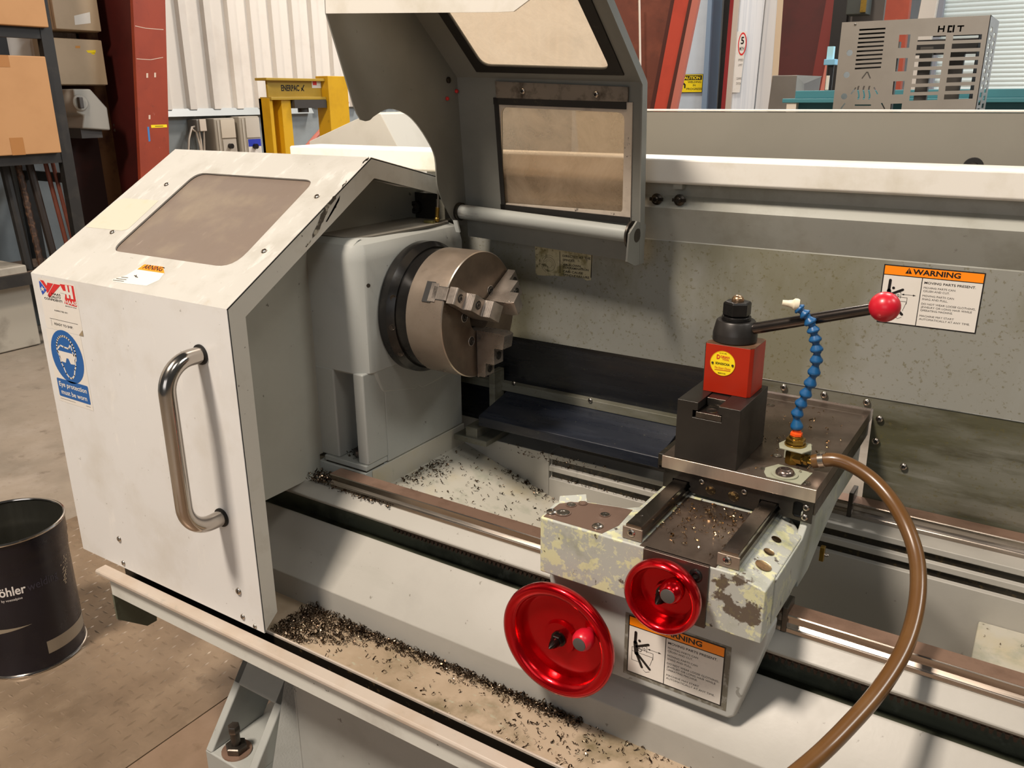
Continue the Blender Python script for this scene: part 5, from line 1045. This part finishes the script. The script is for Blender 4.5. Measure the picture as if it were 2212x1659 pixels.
bar('steel_column', 'dark red broad column left of the perforated metal box', 'column', (1692, 0), (1795, 0), (1676, 234), (1750, 234), YB+.2, .1, reddk)
t = thing('steel_column', W(1790, 200, y=YB), 'narrow red column flange beside the perforated metal box', 'column'); t.location.z = 0
m = MB(); slabpx(m, (1785, 0), (1812, 0), (1742, 234), (1765, 234), YB, .05); m.build('flange', mat('flange_red_mid', '#6d2018', .5), t); m = MB(); slabpx(m, (1811, 0), (1822, 0), (1764, 234), (1772, 234), YB-.01, .05); m.build('flange_edge', redpale, t)
bar('steel_column', 'dark red column above the perforated metal box', 'column', (1903, 0), (1966, 0), (1870, 234), (1940, 234), YB+1.2, .1, redst)
bar('door_post', 'beige post left of the roller shutter', 'post', (1990, 0), (2025, 0), (1945, 234), (1985, 234), YB+1.6, .2, mat('post_beige_far', '#c0b5a6', .5))
bar('door_post', 'grey guide rail of the roller shutter', 'post', (2022, 0), (2040, 0), (1990, 234), (2008, 234), YB+1.7, .1, mat('guide_grey', '#75757a', .5))
# roller shutter
ys = YB+1.9; a = W(2036, 0, y=ys); b = W(2260, 0, y=ys); pit = .0395; prof = []; z_ = .0
while z_ < 3.6: prof += [(ys-.012, z_), (ys-.016, z_+pit*.3), (ys-.004, z_+pit*.75)]; z_ += pit
prof += [(ys+.05, 3.6), (ys+.05, 0)]
m = MB(); m.prism(prof, 'x', W(1990, 234, y=ys).x, b.x+1.2); tag(m.build('door_2', mat('shutter', '#c9cfc9', .4), ang=15), kind='structure')
# dark machine parts seen above the box
t = thing('hoist_unit', W(1850, 20, y=5.0), 'dark green-grey hoist motor above the perforated metal box', 'hoist')
m = MB(); a = W(1832, -20, y=5.0); b = W(1870, 30, y=5.0); m.box(a.x, b.x, 5.0, 5.15, b.z, a.z); m.build('motor', mat('motor_dark', '#343833', .5), t, bevel=.006)
m = MB(); a = W(1860, 0, y=4.98); b = W(1869, 26, y=4.98); m.box(a.x, b.x, 4.98, 5.0, b.z, a.z); m.build('gauge', brass, t)
m = MB(); a = W(1822, -60, y=5.2); b = W(1905, 60, y=5.2); m.box(a.x, b.x, 5.2, 5.24, 0, a.z); m.build('stand_panel', mat('panel_brown', '#4d4640', .6), t)
m = MB(); a = W(1808, -60, y=5.1); b = W(1823, 90, y=5.1); m.box(a.x, b.x, 5.1, 5.16, 0, a.z); m.build('stand_post', ink, t)
# signs
t = thing('caution_sign', W(1492, 180, y=YW-.01), 'yellow caution sign on the pale wall by the red column', 'sign')
a = W(1467, 161, y=YW-.012); b = W(1516.5, 199.5, y=YW-.012); fr = fronty(a.x, YW-.012, b.z); w, h = b.x-a.x, a.z-b.z
m = MB(); m.box(a.x, b.x, YW-.0118, YW-.002, b.z, a.z, 0); m.rect(fr, w*.015, w*.985, h*.02, h*.98, 1, 1); m.rect(fr, w*.04, w*.96, h*.68, h*.94, 0, 2); m.txt(fr, 'CAUTION', w*.50, h*.73, h*.16, 1, w*.78, 'c', .03, 3)
for s, v, ww in (('WELDING', .52, .56), ('IN', .34, .11), ('PROGRESS', .14, .64)): m.txt(fr, s, w*.66, h*v, h*.11, 0, w*ww, 'c', .02, 2)
m.art(fr, [(w*.06, h*.22), (w*.10, h*.50), (w*.22, h*.55), (w*.30, h*.44), (w*.30, h*.24), (w*.24, h*.24), (w*.24, h*.42), (w*.18, h*.42), (w*.18, h*.2)], 0, 2); m.build('sign_board', [ink, yellowl], t)
t = thing('speed_limit_sign', W(1604, 100, y=YW-.14), 'white five mile speed limit sign on the ribbed white door', 'sign')
yy = YW-.135; a = W(1591, 70, y=yy); b = W(1612, 122, y=yy); fr = fronty(0, yy, 0); q = lambda px, py: fr.uv(W(px, py, y=yy))
m = MB(); P = [q(1591, 68), q(1614, 68), q(1598, 200), q(1581, 200)]; m.art(fr, P, 0, 1); c = q(1603.5, 95); R_ = abs(q(1603.5, 70)[1]-c[1]); rx = .40
m.add([fr.p(c[0]+R_*rx*math.cos(i/20*PI), c[1]+R_*math.sin(i/20*PI), .001) for i in range(40)], [list(range(40))], 1); m.add([fr.p(c[0]+R_*rx*.78*math.cos(i/20*PI), c[1]+R_*.85*math.sin(i/20*PI), .0013) for i in range(40)], [list(range(40))], 0)
m.txt(fr, '5', c[0], c[1]+R_*.0, R_*.62, 2, R_*.30, 'c', .03, 7); m.txt(fr, 'M.P.H', c[0], c[1]-R_*.55, R_*.3, 2, R_*.44, 'c', .02, 7)
for s, p, ww in (('SPEED', (1600, 132), 11), ('LIMIT', (1599, 143), 9), ('CLEANING', (1596, 172), 11), ('STATION', (1595, 183), 10)):
    o = q(*p); m.txt(fr, s, o[0], o[1], R_*.20, 3, abs(q(p[0]+ww, p[1])[0]-o[0]), 'c', .0, 3)
m.build('sign_board', [paper, redl, ink, inkgrey], t)
# grey hood and teal machine top behind the rear panel
t = thing('dust_hood', W(1690, 237, y=3.2), 'bare sheet metal hood behind the rear panel, left of the teal bench', 'hood'); t.location.z = 0
P = [W(*p, y=3.2) for p in ((1629, 240), (1668, 163), (1722, 162), (1712, 240))]; P2 = [p+Vector((.12, .5, 0)) for p in P]; P2[2] = W(1745, 190, y=3.7); P2[3] = W(1742, 240, y=3.7)
for L_ in (P, P2): L_[0].z = L_[0].z; 
P[0].z = P[3].z = P2[0].z = P2[3].z = .0
m = MB(); m.hexa(P, P2); m.build('hood_shell', mat('sheet_bare', '#8f8880', .35, metal=.7, layers=[('#7a746c', 5, .45, .7, .5)]), t, bevel=.003)
teal = mat('teal_paint', '#3f7f88', .45, layers=[('#366d76', 4, .5, .7, .5)]); t = thing('teal_bench', W(1745, 220, y=2.9), 'teal painted machine bench behind the rear panel', 'bench'); t.location.z = 0
a = W(1690, 213, y=2.9); b = W(1815, 222, y=2.9); m = MB(); m.box(a.x, b.x+.9, 2.9, 3.12, b.z, a.z); m.box(a.x+.05, b.x+.9, 2.93, 3.12, a.z, a.z+.035); m.build('table_top', teal, t, bevel=.003)
m = MB(); m.box(a.x+.06, b.x+.85, 2.95, 3.10, b.z-.10, b.z); m.build('apron', mat('teal_dark', '#2f646c', .5), t)
for x_ in (a.x+.02, b.x+.82): m = MB(); m.box(x_, x_+.045, 2.91, 2.955, 0, b.z); m.box(x_, x_+.045, 3.07, 3.115, 0, b.z); m.build('leg', cablew, t)
t2 = thing('gauge_valve', W(1785, 195, y=2.98), 'small brass valve with white tube on the teal bench', 'valve'); o = W(1785, 200, y=2.98); zt_ = W(1745, 203, y=2.9).z
m = MB(); m.cyl((o.x, 2.98, 0), FZ, .004, a.z+.035, o.z+.012, 10); m.tube([(o.x-.05, 2.98, o.z), (o.x+.06, 2.98, o.z)], .0028, 8); m.build('pipe', brass, t2); m = MB(); m.cyl((o.x, 2.98, 0), FZ, .008, o.z+.012, o.z+.075, 12); m.build('tube', cablew, t2)
t2 = thing('control_pendant', W(1795, 140, y=3.9), 'light blue control box left of the perforated metal box', 'control box'); a = W(1780, 128, y=3.9); b = W(1803, 140, y=3.9); m = MB(); m.box(a.x, b.x, 3.9, 3.98, b.z, a.z); m.build('box', mat('pale_blue', '#7db4d0', .5), t2, bevel=.003); m = MB(); a2 = W(1786, 100, y=3.9); b2 = W(1796, 130, y=3.9); m.box(a2.x, b2.x, 3.92, 3.96, b2.z, a2.z); m.build('head', mat('pale_cyan', '#a9dbe8', .5), t2); m = MB(); m.cyl(((a.x+b.x)/2, 3.94, 0), FZ, .02, 0, b.z, 10); m.build('stand', ink, t2)
# perforated stainless heater box
HB = 1.9; st = mat('brushed_sheet', '#9c958b', .38, metal=.55, layers=[('#8c857b', 6, .45, .7, .5)]); sd = mat('slot_inside', '#171412', .7)
t = thing('perforated_box', W(1960, 237, y=HB), 'grey perforated metal box with cut-out letters standing behind the rear panel', 'metal box'); t.location.z = 1.15
o = W(1798, 240, y=HB); fr = fronty(o.x, HB, 0); q = lambda X, Y: fr.uv(W(1780+X*.19530, Y*.19530, y=HB))
w_ = fr.uv(W(2106, 237, y=HB)); tl = q(200, 240); tr = q(1838, 175); zt_ = (tl[1]+tr[1])/2; xl = fr.uv(W(1809, 140, y=HB))[0]; xr = q(1760, 640)[0]
def Q(*pts): return [q(*p) for p in pts]
xl = (q(200, 240)[0]+q(95, 1210)[0])/2; xr = (q(1838, 175)[0]+q(1690, 1210)[0])/2
holes = []
for i in range(10): x0, y0 = 391-i*5.6, 322+i*47.5; holes.append(Q((x0, y0), (x0+290, y0-16), (x0+289, y0+2), (x0-1, y0+19)))
for X, Y in ((830, 385), (800, 645), (765, 900), (735, 1148)): holes.append(Q((X+2, Y), (X+128, Y-4), (X+110, Y+143), (X-12, Y+146)))
for i in range(8):
    for X, wd in ((1040, 310), (1430, 318)):
        x0 = X-i*13.2-(X == 1430)*i*1; y0 = 404+i*93.5-(14 if X == 1430 else 0); holes.append(Q((x0, y0), (x0+wd, y0-8-(i < 2)*4), (x0+wd-6, y0+46), (x0-6, y0+56)))
for X, Y in ((282, 585), (250, 828), (222, 1066)): c = q(X, Y); r_ = abs(q(X+34, Y)[0]-c[0]); holes.append(circ(*c, r_, 20))
for a_, b_ in (((475, 795), (418, 870)), ((480, 795), (512, 868)), ((352, 968), (296, 1042)), ((553, 966), (592, 1042)), ((232, 1140), (185, 1205)), ((636, 1140), (670, 1205)), ((340, 1163), (520, 1163))):
    A_ = Vector(q(*a_)); B_ = Vector(q(*b_)); d_ = (B_-A_).normalized()*.0022; n_ = Vector((-d_.y, d_.x)); holes.append([tuple(A_+n_), tuple(A_-n_), tuple(B_-n_), tuple(B_+n_)])
for X in (385, 445, 505):
    L1 = []; L2 = []
    for i in range(9): s_ = i/8; xx = X-8*math.sin(s_*2*PI)-10*s_; yy = 950+150*s_; L1.append(q(xx-9, yy)); L2.append(q(xx+9, yy))
    holes.append(L1+L2[::-1])
def stroke(pts):
    for (a_, b_) in pts:
        A_ = Vector(q(*a_)); B_ = Vector(q(*b_)); d_ = (B_-A_).normalized()*.0026; n_ = Vector((-d_.y, d_.x)); holes.append([tuple(A_+n_-d_), tuple(A_-n_-d_), tuple(B_-n_+d_), tuple(B_+n_+d_)])
# stencil letters H O T
holes.append(Q((1266, 285), (1284, 285), (1280, 312), (1318, 311), (1322, 283), (1340, 282), (1328, 354), (1310, 355), (1315, 328), (1277, 329), (1272, 358), (1254, 358)))
stroke([((1382, 290), (1372, 350)), ((1438, 286), (1428, 348)), ((1398, 290), (1412, 290)), ((1392, 350), (1404, 350))])
holes.append(Q((1476, 282), (1552, 278), (1550, 294), (1523, 296), (1514, 350), (1496, 351), (1505, 297), (1474, 298)))
m = MB(); zbm = 1.15; m.plate(fr, [(xl, zbm), (xr, zbm), (xr, zt_), (xl, zt_)], holes, .002); m.build('front_sheet', st, t)
fx = fr.p(xr, 0).x; f2_ = Frame((fx, HB, 0), (0, 1, 0), FZ); dep = .30; hs2 = []
pv = abs(q(1500, 400)[1]-q(1500, 493.5)[1])*.985
for i in range(16):
    for k in range(2):
        u = .045+k*.125; v = zt_-.030-i*pv-k*pv*.42
        if v-pv*.62 > zbm+.01: hs2.append([(u, v), (u+.07, v), (u+.07, v-pv*.60), (u, v-pv*.60)])
m = MB(); m.plate(f2_, [(0, zbm), (dep, zbm), (dep, zt_), (0, zt_)], hs2, .002); m.build('side_sheet', st, t)
m = MB(); m.box(fx-.028, fx-.026, HB+.02, HB+dep-.01, zbm+.01, zt_-.01); m.build('side_shade_sheet', sd, t)  # added dark sheet, gives the side holes a shaded inside
m = MB(); fl_ = fr.p(xl, 0).x; m.box(fl_, fl_+.002, HB+.002, HB+dep, zbm, zt_); m.box(fl_, fx, HB+.002, HB+.05, zt_-.002, zt_); m.box(fl_, fx, HB, HB+dep, zbm, zbm+.002); m.build('folded_edge', st, t)
m = MB(); 
for i, xx in enumerate((.30, .52, .72)): m.box(fl_+(fx-fl_)*xx, fl_+(fx-fl_)*xx+.03+.01*i, HB+.16, HB+.19, zbm+.002, zt_-.06-.02*i)
m.build('inner_bracket', mat('bracket_dim', '#57524c', .5), t)
m = MB(); a_ = q(330, 290); b_ = q(700, 790); m.box(fr.p(*a_).x, fr.p(*b_).x, HB+.05, HB+.053, b_[1], a_[1]); m.build('inner_panel', sd, t); m = MB(); a_ = q(1200, 250); b_ = q(1700, 380); m.box(fr.p(*a_).x, fr.p(*b_).x, HB+.05, HB+.053, b_[1], a_[1]); m.build('inner_panel', sd, t); m = MB(); m.box(fr.p(*a_).x-.09, fr.p(*b_).x, HB+.20, HB+.203, b_[1]-.05, b_[1]); m.build('inner_panel', sd, t)
socket_screw(t, fr.p(*q(345, 270), .0005), (0, -1, 0), .0045, [screwm, dark])
t = thing('steel_table', (fl_+.25, HB+.1, 0), 'plain steel table under the perforated metal box, hidden behind the lathe', 'table'); m = MB(); m.box(fl_-.1, fx+.1, HB-.1, HB+.5, 1.12, 1.1498); m.build('table_top', st, t)
for x_ in (fl_-.08, fx+.04):
    for y_ in (HB-.08, HB+.44): m = MB(); m.box(x_, x_+.04, y_, y_+.04, 0, 1.12); m.build('leg', st, t)

# ------------------------------------------------------------------ dark steel drum on the floor
BC = Vector((-1.348, -.362, 0)); R_ = .141; Hb = .412
t = thing('steel_bucket', tuple(BC), 'dark blue open steel welding-flux drum standing left of the lathe', 'bucket')
drumm = mat('drum_navy', '#15131d', .3, layers=[('#1d1a26', 4, .5, .7, .5)], rvar=(8, .22, .4))
m = MB(); m.lathe([(R_*.985, .006), (R_*.985, .30), (R_*.995, .315), (R_*1.005, .325), (R_*1.0, .34), (R_*1.02, .352), (R_*1.02, .404)], BC, FZ, 64, 0, caps=False); m.build('drum_wall', drumm, t)
inn = mat('drum_inside', '#7b7a70', .25, metal=.9, rvar=((10, 10, 2), .16, .4)); m = MB(); m.lathe([(.0001, .010), (R_*.972, .010), (R_*.972, .325), (R_*.985, .338), (R_*1.005, .354), (R_*1.005, .404)], BC, FZ, 64, 0, caps=False); m.build('drum_lining', inn, t)
for z_, r_ in ((.405, R_*1.02), (.004, R_*.99)):
    MB().tube([BC+Vector((math.cos(i/48*2*PI)*r_, math.sin(i/48*2*PI)*r_, z_)) for i in range(49)], .0042, 8).build('rolled_rim', polish, t)
va = math.atan2(CAM.y-BC.y, CAM.x-BC.x)
def onb(u, v, off=.0004): 
    a_ = u/R_; rr = R_*.985+off; return BC+Vector((math.cos(a_)*rr, math.sin(a_)*rr, v))
def ba(px, py):             # where the view ray meets the drum wall
    d = ray(px, py); o_ = CAM-BC; A_ = d.x**2+d.y**2; B_ = o_.x*d.x+o_.y*d.y; C_ = o_.x**2+o_.y**2-(R_*.985)**2; D_ = max(B_*B_-A_*C_, 0); k_ = (-B_-math.sqrt(D_))/A_; P = o_+d*k_; return (math.atan2(P.y, P.x)*R_, P.z)
m = MB(); a = ba(26, 1287); b = ba(55, 1279); hh = abs(ba(40, 1262)[1]-ba(40, 1286)[1]); 
full = (b[0]-a[0])
e1 = ba(57, 1277); m.txt(None, 'b\u00f6hler', e1[0], e1[1]-.002, .026, 0, .078, 'r', .02, 2, map=lambda u, v: onb(u, v, .0006))
e2 = ba(122, 1240); m.txt(None, 'welding', e1[0]+.004, e1[1]-.002, .024, 1, .085, 'l', .0, 2, map=lambda u, v: onb(u, v, .0006))
m.txt(None, 'by voestalpine', e1[0]-.012, e1[1]-.018, .007, 0, .05, 'r', .0, 2, map=lambda u, v: onb(u, v, .0006))
m.build('lettering', [mat('letter_white', '#e8e2dc', .5), mat('letter_dim', '#3a3744', .4)], t)
m = MB(); c0 = ba(-60, 1385); tip = ba(70, 1347); n_ = 16
for i in range(n_):
    f0, f1_ = i/n_, (i+1)/n_; u0 = tip[0]+(-.16)*(1-f0); u1 = tip[0]+(-.16)*(1-f1_); h0 = .016*(1-f0); h1 = .016*(1-f1_)
    m.add([onb(u0, tip[1]-h0*1.6, .0005), onb(u1, tip[1]-h1*1.6, .0005), onb(u1, tip[1]+h1*.0+.0, .0005), onb(u0, tip[1]+0, .0005)], [(0, 1, 2, 3)])
m.build('pale_wedge', mat('drum_silver', '#a09685', .4, metal=.4), t)
m = MB(); a = ba(106, 1412); b = ba(106, 1384); lo, hi = a[1], b[1]; n_ = 20; u0 = a[0]; L_ = .16
for i in range(n_):
    m.add([onb(u0+L_*i/n_, lo, .0005), onb(u0+L_*(i+1)/n_, lo, .0005), onb(u0+L_*(i+1)/n_, hi, .0005), onb(u0+L_*i/n_, hi, .0005)], [(0, 1, 2, 3)])
m.build('data_label', mat('drum_label', '#9a8f7e', .4, metal=.3), t)
m = MB(); rr = random.Random(2)
for i in range(40):
    a = ba(140+rr.gauss(0, 2.5), 1195+i*1.6); s_ = rr.uniform(.001, .0035); m.add([onb(a[0]-s_, a[1]-s_, .0006), onb(a[0]+s_, a[1]-s_*.6, .0006), onb(a[0]+s_*.4, a[1]+s_, .0006)], [(0, 1, 2)])
m.build('scuff', mat('scuff_steel', '#c9c0ae', .35, metal=.7), t)

# ================================================================== LIGHT
def area(name, loc, tgt, size, power, col, sy=None):
    l = bpy.data.lights.new(name, 'AREA'); l.energy = power; l.color = col; l.size = size
    if sy: l.shape = 'RECTANGLE'; l.size_y = sy
    o = bpy.data.objects.new(name, l); COL.objects.link(o); o.location = loc; o.rotation_euler = (Vector(tgt)-Vector(loc)).to_track_quat('-Z', 'Y').to_euler(); return o
WARM = (1, .90, .78)
area('high_bay_lamp_key', (-.75, -2.95, 5.6), (.2, -.2, .8), .75, 430, (1, .87, .745))
area('fill_back', (1.0, 4.2, 6.2), (.6, 0, .8), 1.6, 150, (1, .95, .87), .8)  # added overhead fill, also gives the rails something bright to reflect
area('fill_front_right', (3.4, -2.2, 5.6), (.3, 0, .9), 1.2, 45, (1, .95, .88))  # added fill from the front right, no lamp of the workshop
area('fill_right', (4.6, .8, 5.0), (0, 0, .9), 1.2, 85, (1, .97, .9))  # added fill that lifts the headstock side panel
area('fill_front_low', (1.6, -6.5, 2.6), (.4, 0, 1.0), 4.0, 46, (.97, .97, 1), 2.2)  # added low fill that brightens the inside of the chuck guard
area('fill_left_bay', (-2.4, 6.2, 6.0), (-4.8, 3.6, 1.5), .8, 330, (1, .91, .82))  # added lamp, set so the cladding rib sides fall dark
area('doorway_daylight', (3.6, 5.2, 4.5), (1.8, 7.5, 1.2), 2.5, 330, (.88, .94, 1))
w = bpy.data.worlds.new('world'); SC.world = w; w.use_nodes = True
w.node_tree.nodes['Background'].inputs[0].default_value = (.96, .95, .93, 1); w.node_tree.nodes['Background'].inputs[1].default_value = .06
SC.view_settings.view_transform = 'Standard'; SC.view_settings.look = 'None'; SC.view_settings.gamma = 1; SC.view_settings.use_curve_mapping = False; SC.view_settings.exposure = 0
